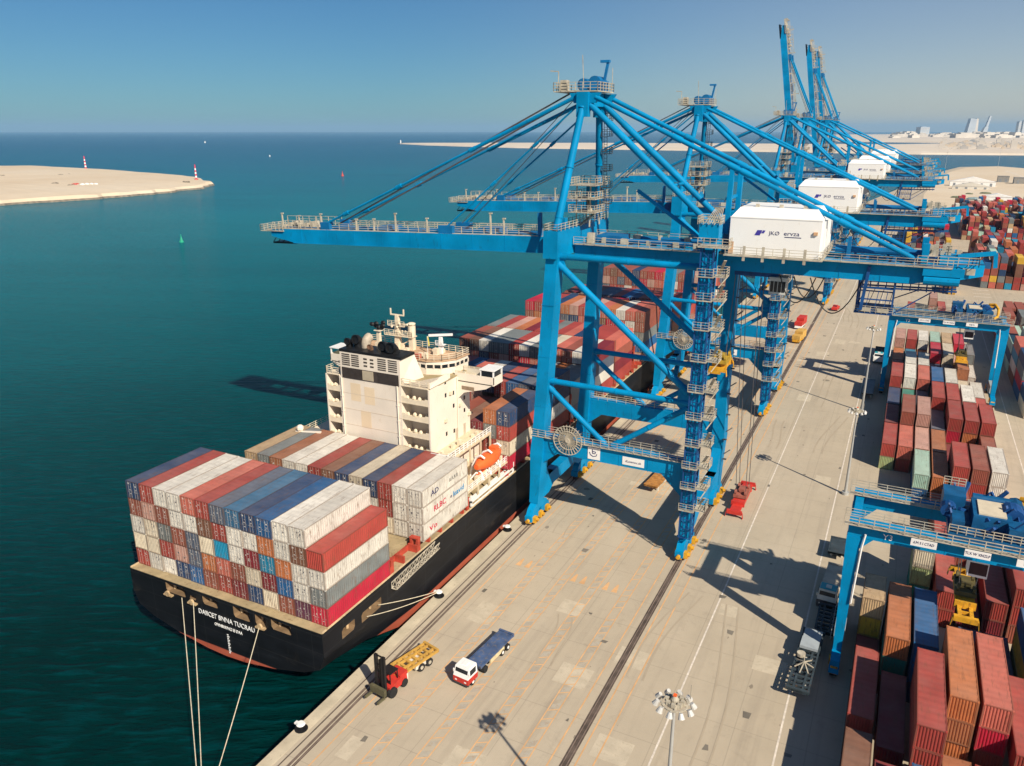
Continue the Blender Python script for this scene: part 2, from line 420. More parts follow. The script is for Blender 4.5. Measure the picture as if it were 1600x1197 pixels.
struct(mb.build('grey_lane_patch', paint('grey_patch', (.4, .36, .29), .14, .35, .85, rust=.4, rustc=(.38, .27, .17))))
mb = MB()
for x in (35.4, 46.6, 77.2): strip(x, .2, -100, 640 if x < 50 else 330)
for y in (324, 336): mb.box(56, 130, y, y + .25, .008, .013)
for y in (345, 352, 360): mb.box(78, 84, y, y + .5, .008, .013)
struct(mb.build('white_lane_marking', WHLINE))
mb = MB()
rr = random.Random(5)
for k in range(70):
    x = rr.uniform(4, 50); y = rr.uniform(35, 330); w_ = rr.uniform(.25, .8); l_ = rr.uniform(.3, 1.1)
    mb.add([(x, y, .016), (x + w_, y + rr.uniform(-.2, .2), .016), (x + w_ + rr.uniform(-.2, .2), y + l_, .016), (x + rr.uniform(-.2, .2), y + l_, .016)], [(0, 1, 2, 3)])
struct(mb.build('ground_patch', paint('pit_cover', (.17, .15, .12), .4, .3, .85)))

mb = MB()
for k in range(15):
    x = rr.uniform(5, 48); y = rr.uniform(38, 300); ln_ = rr.uniform(8, 34); bend = rr.uniform(-3.5, 3.5); w_ = rr.uniform(.22, .34); gap = rr.choice([1.6, 1.9]); zz = .018 + k * .0004
    for off in (0, gap):
        pts = []
        for i in range(13):
            t = i / 12; pts.append((x + off + bend * t * t + .3 * math.sin(t * 5 + k), y + ln_ * t))
        for (xa, ya), (xb, yb) in zip(pts[:-1], pts[1:]): mb.add([(xa, ya, zz), (xa + w_, ya, zz), (xb + w_, yb, zz), (xb, yb, zz)], [(0, 1, 2, 3)])
def mat_tyre():
    m, nt, b = nodemat('tyre_mark'); v = vmap(nt, (1.2, .25, 1), world=True); f = noise(nt, v, 1.0, 5, .7)
    L(nt, ramp(nt, f, [(.3, (.42, .35, .255)), (.6, (.37, .305, .22)), (.8, (.25, .205, .15))]), b.inputs['Base Color']); b.inputs['Roughness'].default_value = .9; return m
struct(mb.build('tyre_mark', mat_tyre()))
mb = MB()
for k in range(26):
    x = rr.uniform(5, 46); y = rr.uniform(38, 260); w_ = rr.uniform(1.2, 4.5); l_ = rr.uniform(1.5, 6); mb.box(x, x + w_, y, y + l_, .001, .006 + k * .0002)
struct(mb.build('slab_repair', paint('slab_repair', (.5, .43, .32), .12, .6, .9, rust=.3, rustc=(.4, .335, .24))))

def island(name, pts, hmax, mats, rock=True, center=None, e=0.985):
    cx = sum(p[0] for p in pts) / len(pts) if not center else center[0]; cy = sum(p[1] for p in pts) / len(pts) if not center else center[1]
    # densify
    P = []
    for i in range(len(pts)):
        a = pts[i]; b = pts[(i + 1) % len(pts)]
        for t in range(6):
            j = (random.random() - .5) * 7
            P.append((a[0] + (b[0] - a[0]) * t / 6 + j, a[1] + (b[1] - a[1]) * t / 6 + j))
    n = len(P); mbb = MB(); rs = []
    for s, z in ((1, WZ - 2), (.994, -1.2), (e, hmax * .35), (.9, hmax * .8), (.6, hmax), (.25, hmax * .9)):
        rs.append([(cx + (x - cx) * s, cy + (y - cy) * s, z + (random.random() - .5) * .18 * hmax * (z > 0)) for x, y in P])
    o = 0
    for r in rs: mbb.v += r
    for k in range(len(rs) - 1):
        for i in range(n):
            mbb.f.append((k*n + i, k*n + (i+1) % n, (k+1)*n + (i+1) % n, (k+1)*n + i)); mbb.m.append(1 if k < 1 else 0)
    mbb.f.append(tuple((len(rs)-1) * n + i for i in range(n))); mbb.m.append(0)
    return struct(mbb.build(name, mats, smooth=False))
island('sand_spit', [(-800, 150), (-720, 300), (-676, 431), (-660, 516), (-661, 591), (-680, 665), (-722, 722), (-838, 795), (-1035, 850), (-1316, 905), (-1420, 868), (-1800, 760), (-1700, 200)], 4.5, [M_SAND, ROCK], center=(-1080, 560), e=.988)
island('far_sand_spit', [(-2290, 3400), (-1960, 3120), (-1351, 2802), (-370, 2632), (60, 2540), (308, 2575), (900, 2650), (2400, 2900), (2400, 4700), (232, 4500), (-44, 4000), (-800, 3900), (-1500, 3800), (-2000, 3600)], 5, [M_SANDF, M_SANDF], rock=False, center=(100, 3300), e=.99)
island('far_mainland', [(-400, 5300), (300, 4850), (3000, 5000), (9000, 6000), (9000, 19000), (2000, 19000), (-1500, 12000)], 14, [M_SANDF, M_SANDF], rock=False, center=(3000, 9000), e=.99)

# ------------------------------------------------------------------ containers
COL = dict(red=(.34, .052, .04), brick=(.28, .08, .052), orange=(.46, .15, .055), maroon=(.19, .022, .03), white=(.66, .62, .54), cream=(.6, .52, .39), grey=(.17, .185, .18),
  navy=(.02, .05, .12), blue=(.018, .105, .26), skyblue=(.015, .22, .36), steel=(.04, .14, .25), tan=(.46, .32, .18), mint=(.36, .52, .42), salmon=(.5, .13, .09), green=(.02, .2, .15),
  yellow=(.6, .36, .04), brown=(.2, .09, .055), crimson=(.47, .018, .045), slate=(.09, .11, .15), pink=(.5, .28, .22), purple=(.1, .03, .06), paleblue=(.3, .44, .5), lime=(.36, .42, .2), rust=(.34, .13, .06))
CW = dict(steel='steel blue', brick='brick red', skyblue='sky blue', slate='slate grey', crimson='crimson', paleblue='pale blue', salmon='salmon red', lime='pale green', mint='mint green', rust='rusty brown', pink='faded pink', purple='dark purple')
def cont_mesh(Ln):
    m = MB(); W, H = 1.219, 2.59
    p = .16
    for sx in (-1, 1):
        for y0 in (0, Ln - p): m.box(sx*W - (p if sx > 0 else 0), sx*W + (p if sx < 0 else 0), y0, y0 + p, 0, H - .003, 2)
        x0, x1 = (W - .1, W - .004) if sx > 0 else (-W + .004, -W + .1)
        m.box(x0, x1, p, Ln - p, 0, .15, 2); m.box(x0, x1, p, Ln - p, H - .1, H - .005, 2)
        # corrugated wall
        n = int((Ln - 2*p) / .36); st = (Ln - 2*p) / n; pr = []
        for i in range(n):
            a = p + i * st
            for t, d in ((0, .03), (.32, .03), (.5, .07), (.82, .07)): pr.append((a + t*st, d))
        pr.append((Ln - p, .03))
        vs = [(sx*(W - d), y, z) for y, d in pr for z in (.15, H - .1)]
        m.add(vs, [(2*i, 2*i+2, 2*i+3, 2*i+1) for i in range(len(pr) - 1)])
    # front (closed) end wall at y = Ln, corrugated
    n = 8; st = (2*W - 2*p) / n; pr = []
    for i in range(n):
        a = -W + p + i * st
        for t, d in ((0, .02), (.35, .03), (.5, .075), (.85, .075)): pr.append((a + t*st, d))
    pr.append((W - p, .02))
    vs = [(x, Ln - d, z) for x, d in pr for z in (.15, H - .1)]
    m.add(vs, [(2*i, 2*i+2, 2*i+3, 2*i+1) for i in range(len(pr) - 1)])
    for y0, y1 in ((.004, .1), (Ln - .1, Ln - .004)):
        m.box(-W + p, W - p, y0, y1, 0, .15, 2); m.box(-W + p, W - p, y0, y1, H - .1, H - .005, 2)
    m.box(-W + p, W - p, .09, .12, .15, H - .1)              # inner face behind the doors
    # roof with shallow cross ribs
    n = int(Ln / .9); vs = []
    for i in range(2*n + 1):
        z = H - .02 - (.025 if i % 2 else 0); y = .1 + (Ln - .2) * i / (2*n)
        vs += [(-W + .08, y, z), (W - .08, y, z)]
    m.add(vs, [(2*i, 2*i+1, 2*i+3, 2*i+2) for i in range(2*n)], 1)
    m.box(-W + .1, W - .1, .1, Ln - .1, .02, .05)            # underside
    for sx in (-1, 1):                                       # corner castings
        for y in (0, Ln - .18):
            for z in (-.004, H - .115):
                x = sx * (W - .08); m.box(x - .085, x + .085, y - .004, y + .184, z, z + .122, 0)
    for sx in (-1, 1): m.box(sx*(W-.42) - .3, sx*(W-.42) + .3, .1, .42, H - .03, H - .004, 1); 
    o = m.build('tmp', [C_BODY, C_ROOF, C_FRAME]); me = o.data; bpy.data.objects.remove(o); me.name = 'shipping_container'
    return me
def door_mesh(sx, light, seed):
    r = random.Random(seed); m = MB(); W, H = 1.219, 2.59
    x0, x1 = (-W + .17, -.012) if sx < 0 else (.012, W - .17)
    m.box(x0, x1, .03, .088, .16, H - .11, 0)
    for z in (.2, .78, 1.36, 1.94): m.box(x0 + .08, x1 - .08, .02, .031, z, z + .42, 0)
    for t in (.3, .72):
        x = x0 + (x1 - x0) * t
        m.box(x - .028, x + .028, -.025, .022, .1, H - .06, 1)
        for z in (.25, 1.2, 2.1): m.box(x - .07, x + .07, -.03, .024, z, z + .07, 1)
        m.box(x - .03, x + .25, -.035, -.01, .95 + .08 * (t > .5), 1.02 + .08 * (t > .5), 1)
    k = r.randint(3, 9)
    for i in range(k):
        xx = x0 + r.uniform(.05, .6); zz = r.uniform(.5, 2.25); ww = r.uniform(.06, .3); hh = r.choice([.05, .06, .08, .1, .22])
        m.add([(xx, .012, zz), (xx + ww, .012, zz), (xx + ww, .012, zz + hh), (xx, .012, zz + hh)], [(0, 1, 2, 3)], 2)
    o = m.build('tmp', [C_DOOR, C_ROD, LETG if light else LETC]); me = o.data; bpy.data.objects.remove(o); me.name = 'door'; return me
CM40 = cont_mesh(12.19); CM20 = cont_mesh(6.06)
CM40.name = CM20.name = 'shipping_container'
DOORS = {(lt, k): [door_mesh(s, lt, 100 + k * 7 + s + 50 * lt) for s in (-1, 1)] for lt in (False, True) for k in range(7)}
crng = random.Random(11)
def lum(c): return .2 * c[0] + .7 * c[1] + .1 * c[2]
def container(colour, x, y, z, label, group, doors=True, short=False, flip=False, hz=1.0):
    c = COL[colour]; j = crng.uniform(.86, 1.14); cc = tuple(min(.85, v * j) for v in c) + (1,)
    o = bpy.data.objects.new('shipping_container', CM20 if short else CM40); col.objects.link(o)
    ln = 6.06 if short else 12.19
    jy = crng.uniform(-.06, .06); jx = crng.uniform(-.02, .02)
    o.location = (x + jx, y + jy, z); o.color = cc
    if hz != 1: o.scale = (.985, 1, hz)
    if flip: o.location.y += ln; o.rotation_euler = (0, 0, math.pi); o.location.x -= 2 * jx * 0
    tag(o, label, 'container', group)
    if doors and not flip:
        for me in DOORS[(lum(c) > .25, crng.randrange(7))]:
            d = bpy.data.objects.new('door', me); col.objects.link(d); d.parent = o; d.color = cc
    return o
ORD = ['first', 'second', 'third', 'fourth', 'fifth', 'sixth', 'seventh', 'eighth', 'ninth', 'tenth', 'eleventh', 'twelfth', 'thirteenth', 'fourteenth', 'fifteenth', 'sixteenth']
NUM = ['one', 'two', 'three', 'four', 'five', 'six', 'seven', 'eight', 'nine', 'ten', 'eleven', 'twelve', 'thirteen', 'fourteen', 'fifteen']
def cname(c): return CW.get(c, c)
PALETTE = ['red'] * 4 + ['brick'] * 4 + ['maroon', 'orange', 'salmon', 'salmon', 'white', 'white', 'white', 'cream', 'grey', 'grey', 'navy', 'navy', 'blue', 'brown', 'slate', 'crimson', 'pink']
DIST = []        # candidates beyond the aft bays and the near block: (distance, colour, x, y, z, label, group, flip)
XR = -2.72; PX_ = 2.42
def sx_(c): return XR - PX_ * (12 - c)
B1 = ['navy red white white salmon red slate steel navy blue white white',
 'brick pink brick white white brown red white white orange white brown red',
 'white cream grey brick slate cream skyblue white maroon skyblue orange white white',
 'cream cream red pink slate orange salmon brick cream maroon blue white grey',
 'red white white navy blue brick red maroon navy cream brick purple crimson']
plain_end = {(2, 5), (3, 0), (3, 1), (4, 9), (1, 12), (2, 6)}
for t, row in enumerate(B1):
    tier = 4 - t
    for c, colr in enumerate(row.split()):
        container(colr, sx_(c), 58.5, 6.98 + tier * 2.375, '%s container in the ship\'s stern stack, %s tier up, %s column from sea' % (cname(colr), ORD[tier], ORD[c]), 'containers of the stern stack', doors=(t, c) not in plain_end and not (t == 1 and c == 12), flip=(t == 1 and c == 12) or (t, c) in plain_end, hz=.915)
B2 = ['tan grey rust white white red brown navy cream navy red white white', 'white brick grey red white navy brick maroon white white red white white', 'grey red white brick red white brick navy red grey cream white white']
B2OBJ = {}
for t, row in enumerate(B2):
    tier = 2 - t
    for c, colr in enumerate(row.split()):
        if t > 0 and c < 7: continue
        B2OBJ[(tier, c)] = container(colr, sx_(c), 78.5, 7.85 + tier * 2.5, '%s container stacked behind ship\'s house, %s tier up, %s column from sea' % (cname(colr), ORD[tier], ORD[c]), 'containers of the stack aft of the house', flip=False, hz=.963)
def side_text(o, body, size, m, y, z, sx=1.1): text('lettering', body, size, m, o, (1.219 + .004, y, z), (R(90), 0, R(90)), sx=sx)
side_text(B2OBJ[(2, 12)], 'AD', 1.1, LETN, 3.2, 1.25, 1.3); side_text(B2OBJ[(2, 12)], 'IUUUI', .8, GREY, 8.2, 1.3)
side_text(B2OBJ[(1, 12)], 'RLBC', 1.25, LETR, 4.4, 1.2); side_text(B2OBJ[(1, 12)], 'o', .8, LETN, 7.4, 1.2); side_text(B2OBJ[(1, 12)], 'leavid', 1.25, LETB, 9.5, 1.2)
side_text(B2OBJ[(0, 12)], 'Vo', 1.2, LETR, 2.6, 1.2, 1.5)
BAYS = [(104.4, 4, 8.0), (117.4, 4, 8.4), (130.1, 2, 8.0), (142.4, 4, 8.0), (155.2, 4, 8.0), (175.8, 5, 7.4), (188.6, 4, 7.6), (201.4, 4, 7.8), (214.2, 3, 7.8), (232.6, 5, 7.2), (245.4, 5, 7.2), (258.2, 4, 7.6), (271, 4, 7.6), (284, 3, 8)]
brng = random.Random(23)
fixed = {(0, 12): ['crimson', 'cream', 'red', 'navy'], (0, 11): ['white', 'red', 'grey', 'orange'], (0, 10): ['maroon', 'brick', 'maroon'],
         (1, 9): ['brick', 'white', 'brick', 'red'], (1, 10): ['grey', 'red', 'yellow', 'blue'], (1, 11): ['red', 'white', 'grey', 'slate'], (1, 12): ['red', 'white', 'navy', 'navy']}
btop = {}
for bi, (y, n, bz) in enumerate(BAYS):
    for c in range(13):
        k = n
        if bi == 0 and c < 11: k = 3 if c > 7 else 2
        if bi in (2,) and c > 8: k = 3
        if bi > 9 and (c < 2 or c > 10): k = max(1, k - 1)
        if bi in (6, 8) and c in (3, 4, 8): k -= 1
        if bi >= 12 and (c < 3 or c > 9): continue
        btop[(bi, c)] = k
for (bi, c), k in btop.items():
    y, n, bz = BAYS[bi]; last = None
    if brng.random() < .3 and c > 0: last = prevc
    for t in range(k):
        fx = fixed.get((bi, c)); colr = fx[t] if fx and t < len(fx) else brng.choice(PALETTE)
        prevc = colr
        ka = btop.get((bi - 1, c), 0) if bi else 5
        if (bi, c) in fixed: ka = 0
        gap = bi in (5, 9)
        kr = btop.get((bi, c + 1), 0)
        exposed = t == k - 1 or (t >= ka - (2 if gap else 0) and bi > 0) or t >= kr or (bi == 0 and c > 8)
        if not exposed: continue
        DIST.append((math.hypot(y - 0, 51 - sx_(c)) * (1.0 if t >= ka - 1 else 1.12), colr, sx_(c), y, bz + t * 2.5,
            '%s container in %s bay ahead of house, %s tier up, %s column from sea' % (cname(colr), ORD[bi], ORD[t], ORD[c]), 'containers of the ship\'s forward bays', False, t >= ka - 1))
# --- yard block: columns counted from the quay side, rows counted away from the viewer
YX = [53.85 + 2.78 * i for i in range(7)]
def yy(k): return 76.2 + 12.7 * k
YO = {}
Y = {}
def put(k, c, *cols): Y[(k, c)] = cols
put(-2, 0, 'brick', 'maroon', 'brown'); put(-2, 1, 'red', 'purple'); put(-2, 2, 'navy', 'blue', 'navy'); put(-2, 3, 'orange', 'tan'); put(-2, 4, 'red', 'maroon', 'red'); put(-2, 5, 'brick', 'orange'); put(-2, 6, 'red', 'grey')
put(-1, 0, 'maroon', 'brown'); put(-1, 1, 'brick', 'maroon'); put(-1, 2, 'blue', 'navy', 'blue'); put(-1, 3, 'orange', 'rust'); put(-1, 4, 'orange', 'red'); put(-1, 5, 'brick', 'orange', 'red'); put(-1, 6, 'cream', 'white')
put(0, 0, 'brown', 'red'); put(0, 1, 'brown', 'maroon'); put(0, 2, 'red', 'brick', 'red', 'red'); put(0, 3, 'orange', 'orange', 'rust', 'orange'); put(0, 4, 'brick', 'brick', 'crimson', 'salmon'); put(0, 5, 'red', 'brick', 'red'); put(0, 6, 'grey', 'lime')
put(1, 1, 'brown', 'green', 'orange'); put(1, 2, 'navy', 'blue', 'blue'); put(1, 4, 'navy'); put(1, 5, 'navy'); put(1, 6, 'lime', 'yellow', 'blue')
for c_, y_ in enumerate((72.6, 69.2, 67.2, 72.8, 72.8, 70.4, 72.0)): YO[(0, c_)] = y_; YO[(-1, c_)] = y_ - 14.2; YO[(-2, c_)] = y_ - 27.2
for c_, y_ in ((1, 84.2), (2, 84.2), (4, 86.2), (5, 86.2), (6, 85)): YO[(1, c_)] = y_
put(2, 3, 'red', 'red'); put(2, 4, 'maroon'); put(2, 5, 'maroon', 'red'); put(2, 6, 'brick', 'red', 'red')
put(3, 3, 'orange', 'red'); put(3, 4, 'maroon', 'brick'); put(3, 5, 'green'); put(3, 6, 'white')
put(4, 3, 'brick'); put(4, 4, 'maroon', 'red'); put(4, 5, 'rust'); put(4, 6, 'cream')
put(5, 2, 'blue', 'mint'); put(5, 3, 'orange', 'orange'); put(5, 4, 'red', 'red', 'red'); put(5, 5, 'brick', 'red', 'brick'); put(5, 6, 'orange', 'white', 'white')
put(6, 0, 'lime', 'red'); put(6, 1, 'red', 'salmon'); put(6, 2, 'cream', 'pink'); put(6, 3, 'orange', 'rust'); put(6, 4, 'maroon'); put(6, 5, 'purple'); put(6, 6, 'brick', 'brick')
put(7, 0, 'red', 'maroon'); put(7, 1, 'maroon', 'red', 'brick'); put(7, 2, 'maroon', 'brown', 'pink'); put(7, 3, 'brick', 'slate'); put(7, 4, 'orange', 'crimson', 'red'); put(7, 5, 'yellow', 'orange', 'red'); put(7, 6, 'tan', 'rust', 'red')
put(8, 0, 'tan', 'navy'); put(8, 1, 'brick', 'green'); put(8, 2, 'brown', 'slate'); put(8, 3, 'yellow', 'red', 'red'); put(8, 4, 'orange', 'brick', 'red'); put(8, 5, 'cream', 'white', 'white'); put(8, 6, 'white', 'red')
put(9, 0, 'tan', 'brick', 'red'); put(9, 1, 'maroon', 'red', 'white'); put(9, 2, 'maroon', 'red', 'salmon'); put(9, 3, 'crimson', 'red', 'blue'); put(9, 4, 'brick', 'white', 'white'); put(9, 5, 'red', 'cream'); put(9, 6, 'white', 'white')
put(10, 0, 'navy', 'red'); put(10, 1, 'red', 'skyblue', 'white'); put(10, 2, 'brick', 'white', 'white'); put(10, 3, 'maroon', 'navy'); put(10, 4, 'grey', 'slate'); put(10, 5, 'red', 'pink', 'rust')
put(11, 0, 'brown', 'orange'); put(11, 1, 'green', 'skyblue'); put(11, 2, 'tan', 'orange'); put(11, 3, 'brick', 'crimson', 'crimson'); put(11, 4, 'slate', 'white', 'cream'); put(11, 5, 'red', 'pink'); put(11, 6, 'white')
put(12, 0, 'rust', 'tan', 'pink'); put(12, 1, 'green', 'maroon', 'red'); put(12, 2, 'green', 'orange', 'white'); put(12, 3, 'green', 'mint', 'mint'); put(12, 4, 'grey', 'green', 'tan'); put(12, 5, 'brick', 'red', 'crimson'); put(12, 6, 'white', 'grey')
YARD = []
for (k, c), cols in Y.items():
    for t, colr in enumerate(cols):
        kl = len(Y.get((k, c - 1), ())); kf = len(Y.get((k - 1, c), ())); krr = len(Y.get((k, c + 1), ()))
        if not (t == len(cols) - 1 or t >= kf or t >= kl or t >= kf - 1 or t >= krr): continue
        if k < -2: continue
        YARD.append((k, c, t, colr))
nY = 0
for k, c, t, colr in YARD:
    lab = '%s container, near yard, %s row from front, %s lane from quay, %s tier' % (cname(colr), ORD[k + 2], ORD[c], ORD[t])
    container(colr, YX[c], YO.get((k, c), yy(k)), t * 2.6 + .01, lab, 'containers of the near yard block', doors=False, flip=True); nY += 1
for colr, x, y, t, wd in (('tan', YX[0], 91.2, 2, 'ochre twenty foot container under the gantry leg, upper of two'), ('yellow', YX[0], 91.2, 1, 'dark yellow twenty foot container under the ochre one by the gantry leg'), ('maroon', YX[0], 85.0, 0, 'short maroon container on the ground between ochre and red containers'),
        ('rust', YX[0], 91.2, 0, 'rusty short container lowest under the ochre pair by the gantry leg'), ('green', YX[2], 106.5, 0, 'dark green short container lowest below the cream and pale green pair'),
        ('cream', YX[2], 106.5, 2, 'cream twenty foot container standing alone under the gantry girders, upper one'), ('lime', YX[2], 106.5, 1, 'pale green twenty foot container below the cream one under the gantry')):
    container(colr, x, y, t * 2.6 + .01, wd, 'short containers of the near yard block', short=True, flip=True, doors=False); nY += 1
# loose containers beyond the second yard gantry
for colr, x, y, t, lab in (('red', 56.5, 304, 0, 'small red container standing alone beyond the second yard gantry'), ('brick', 63.2, 306, 0, 'brick red container beside a red one behind the second yard gantry, lower'), ('red', 66, 303, 0, 'red container on the ground beside the brick one behind the second yard gantry'),
      ('pink', 63.2, 306, 1, 'faded red container on top of the brick one behind the second yard gantry'), ('yellow', 70.5, 345, 0, 'yellow container below a brown one under the crane girder end'), ('brown', 70.5, 345, 1, 'brown container on top of the yellow one under the crane girder end'), ('pink', 67.6, 347, 0, 'faded pink container beside the yellow one under the crane girder end')):
    container(colr, x, y, t * 2.6 + .01, lab, None, doors=False, flip=True, short=(colr == 'red' and x < 60)); nY += 1
# far blocks
FARP = PALETTE + ['orange', 'mint', 'yellow', 'skyblue', 'tan', 'salmon', 'red', 'brick', 'brick', 'maroon', 'rust']
frng = random.Random(3)
FARB = [('outer yard block', 81.5, 12, 196, 8, 4), ('middle far block', 82.5, 16, 366, 8, 5), ('back far block', 82, 18, 530, 15, 5), ('block under the crane ends', 53, 8, 480, 6, 3)]
for name, x0, nc, y0, nb, mx in FARB:
    H = {(b, c): frng.randint(max(1, mx - 3), mx) for b in range(nb) for c in range(nc)}
    for (b, c), k in H.items():
        for t in range(k):
            kf = H.get((b - 1, c), 0); kl = H.get((b, c - 1), 0); kr = H.get((b, c + 1), 0)
            if not (t == k - 1 or t >= kf or (t >= kl and c == 0) or t >= kf - 1): continue
            x = x0 + 2.78 * c; y = y0 + 12.75 * b
            colr = frng.choice(FARP)
            p = RW.transposed() @ (Vector((x, y, t * 2.6 + 1)) - CAM); u = CX + F * p.x / p.z
            if u > 1640: continue
            DIST.append((math.hypot(y, 51 - x) * (1.0 if u < 1600 else 3), colr, x, y, t * 2.6 + .01, '%s container in the %s, %s row, %s lane, %s tier' % (cname(colr), name, ORD[b], ORD[min(c, 15)], ORD[t]), 'containers of the ' + name, True, False))
DIST.sort(key=lambda d: d[0])
used = 64 + len(B2OBJ) + nY
room = 298 - used
for d in DIST[:room]:
    container(d[1], d[2], d[3], d[4], d[5], d[6], doors=d[8], flip=d[7], hz=.963 if 'bay ahead' in d[5] else 1.0)
mb = MB(); keys = list(COL); mats = []
for kx in keys:
    mats.append(paint('far_' + kx, COL[kx], .2, .2, .6, rust=.05))
for d in DIST[room:]:
    mi = keys.index(d[1]); x, y, z = d[2], d[3], d[4]
    shp = 'bay ahead' in d[5]; hh = 2.49 if shp else 2.585; ww = 1.2 if shp else 1.21
    mb.box(x - ww, x + ww, y, y + 12.15, z, z + hh, mi)
    if shp:
        for q in (-.78, -.33, .33, .78): mb.box(x + q - .035, x + q + .035, y - .04, y - .005, z + .1, z + hh - .1, len(keys))
        mb.box(x - .02, x + .02, y - .02, y - .004, z + .1, z + hh - .1, len(keys) + 1)
        for q in range(3): a = x + frng.uniform(-1, .8); e = z + frng.uniform(.4, 2.1); mb.box(a, a + frng.uniform(.1, .3), y - .03, y - .005, e, e + .12, len(keys))
    else:
        for q in range(6): mb.box(x - 1.0 + q * .36, x - .86 + q * .36, y - .045, y - .003, z + .15, z + hh - .12, mi)
    mb.box(x - ww, x + ww, y - .02, y + .0, z, z + .12, len(keys) + 1)
    for s in (-1.225, 1.195):                                 # corner posts
        mb.box(x + s, x + s + .03, y - .01, y + .12, z, z + hh - .005, len(keys) + 1)
mats += [GALV, paint('far_frame', (.14, .09, .06), .3, .6, .7)]
o = mb.build('container_stacks', mats); tag(o, 'many stacked containers of mixed colours in the far yard blocks and forward on the ship', 'containers', kind='stuff')
print('containers', used, room, len(DIST))

# ------------------------------------------------------------------ ship
SX = -17.2
def mat_hull():
    m, nt, b = nodemat('hull_paint'); v = vmap(nt, world=True); sp = N(nt, 'ShaderNodeSeparateXYZ'); L(nt, v, sp.inputs[0])
    f = noise(nt, vmap(nt, (.25, .25, .9), world=True), 1., 6, .65)
    blk = ramp(nt, f, [(.35, (.005, .0055, .007)), (.64, (.009, .010, .013)), (.82, (.032, .035, .04))])
    st = noise(nt, vmap(nt, (.6, .6, .09), world=True), 1., 6, .7)
    blk = mix(nt, ramp(nt, st, [(.62, 0.0), (.8, .3)]), blk, (.12, .08, .05))
    rd = ramp(nt, f, [(.3, (.36, .075, .04)), (.7, (.46, .12, .07))])
    wob = math_(nt, 'ADD', sp.outputs[2], math_(nt, 'MULTIPLY', math_(nt, 'SUBTRACT', f, .5), .12))
    c = mix(nt, math_(nt, 'LESS_THAN', wob, -.35), blk, rd)
    for ax, p_, o_ in ((2, 2.3, .4), (1, 8.7, 0), (0, 8.7, 3)):   # plate seams
        ln = math_(nt, 'LESS_THAN', math_(nt, 'PINGPONG', math_(nt, 'ADD', sp.outputs[ax], o_), p_ / 2), .035)
        c = mix(nt, math_(nt, 'MULTIPLY', ln, .35), c, (.05, .05, .05))
    sc_ = noise(nt, vmap(nt, (.12, .12, .5), world=True), 1., 7, .75, .8)
    c = mix(nt, ramp(nt, sc_, [(.6, 0.0), (.68, .3)]), c, (.09, .075, .06))
    L(nt, c, b.inputs['Base Color']); b.inputs['Roughness'].default_value = .5; b.inputs['Specular IOR Level'].default_value = .25; return m
ship = thing('container_ship', 'black hulled container ship with cream superstructure moored along the quay', 'ship', (SX, 58, 0))
def sp_(x, y, z): return (x - SX, y - 58, z)
def sec(y, hb, zt, zb, rb, fl=1.0):
    # U section, port deck -> keel -> starboard deck; hb half breadth, zb keel, rb bilge size
    P = []
    pts = [(1, zt), (1, zt * .5), (1.0 * fl, max(zb + rb, -0.2)), (.95 * fl, zb + rb * .62), (.8 * fl, zb + rb * .4), (.5 * fl, zb + rb * .17), (.2 * fl, zb + rb * .03), (0, zb)]
    for a, z in pts: P.append((-hb * a, y, z))
    for a, z in reversed(pts[:-1]): P.append((hb * a, y, z))
    return P
ST = [(57.2, 15.8, 6.9, -1.3, 5.1, 1), (60, 15.85, 6.9, -1.6, 5.1, 1), (66, 15.9, 6.9, -3.0, 5.4, 1), (76, 15.9, 6.9, -7, 6, 1), (92, 15.9, 6.9, -10, 5, 1), (230, 15.9, 6.9, -10, 4, 1), (262, 15.5, 7.2, -10, 4, .93), (282, 13.2, 8.5, -10, 5, .72), (298, 9.2, 10.4, -10, 6, .5), (310, 4.6, 11.6, -10, 7, .3), (319, .5, 12.4, -9, 7, .2)]
mb = MB(); mb.rings([[(x, y - 58, z) for x, _, z in sec(y, hb, zt, zb, rb, fl)] for y, hb, zt, zb, rb, fl in ST])
hull = mb.build('hull', [mat_hull()], ship, fix=True)
# mooring-deck openings cut into the hull
RECESS = paint('mooring_recess', (.2, .13, .07), .3, .8, .8)
def cutter():
    c = MB()
    def opening(x0, x1, z0, z1, k=.35):
        p = [(x0 + k*.3, z1), (x1 - k, z1), (x1, z1 - k*.6), (x1, z0 + .1), (x1 - .2, z0), (x0 + k, z0), (x0 + .1, z0 + k)]
        c.prism([sp_(x, 56, z) for x, z in p], (0, 8.5, 0), 0)
    for o_ in ((-26.6, -23.1, 5.35, 6.65), (-20.2, -17.6, 5.4, 6.5), (-15.1, -12.4, 5.1, 6.6), (-11.6, -9.9, 5.1, 6.5), (-9.1, -6.0, 5.3, 6.6)): opening(*o_)
    c.prism([sp_(-22.4, 56, 5.45), sp_(-21.4, 56, 5.45), sp_(-21.2, 56, 5.9), sp_(-22.2, 56, 6.0)], (0, 2, 0))
    for y0, y1, z0, z1 in ((60.5, 62.9, 4.2, 5.5), (64.2, 68.2, 4.1, 5.4)):
        c.prism([sp_(-6.5, y0, z0), sp_(-6.5, y1 - .3, z0), sp_(-6.5, y1, z0 + .4), sp_(-6.5, y1, z1), sp_(-6.5, y0 + .3, z1), sp_(-6.5, y0, z1 - .3)], (6.3, 0, 0))
    return c.build1('cutter', [RECESS], ship, fix=True)
ct = cutter()
bo = hull.modifiers.new('b', 'BOOLEAN'); bo.object = ct; bo.operation = 'DIFFERENCE'; bo.solver = 'EXACT'
try: bo.material_mode = 'TRANSFER'
except Exception: pass
dg = bpy.context.evaluated_depsgraph_get(); dg.update()
nm = bpy.data.meshes.new_from_object(hull.evaluated_get(dg)); hull.modifiers.clear(); hull.data = nm
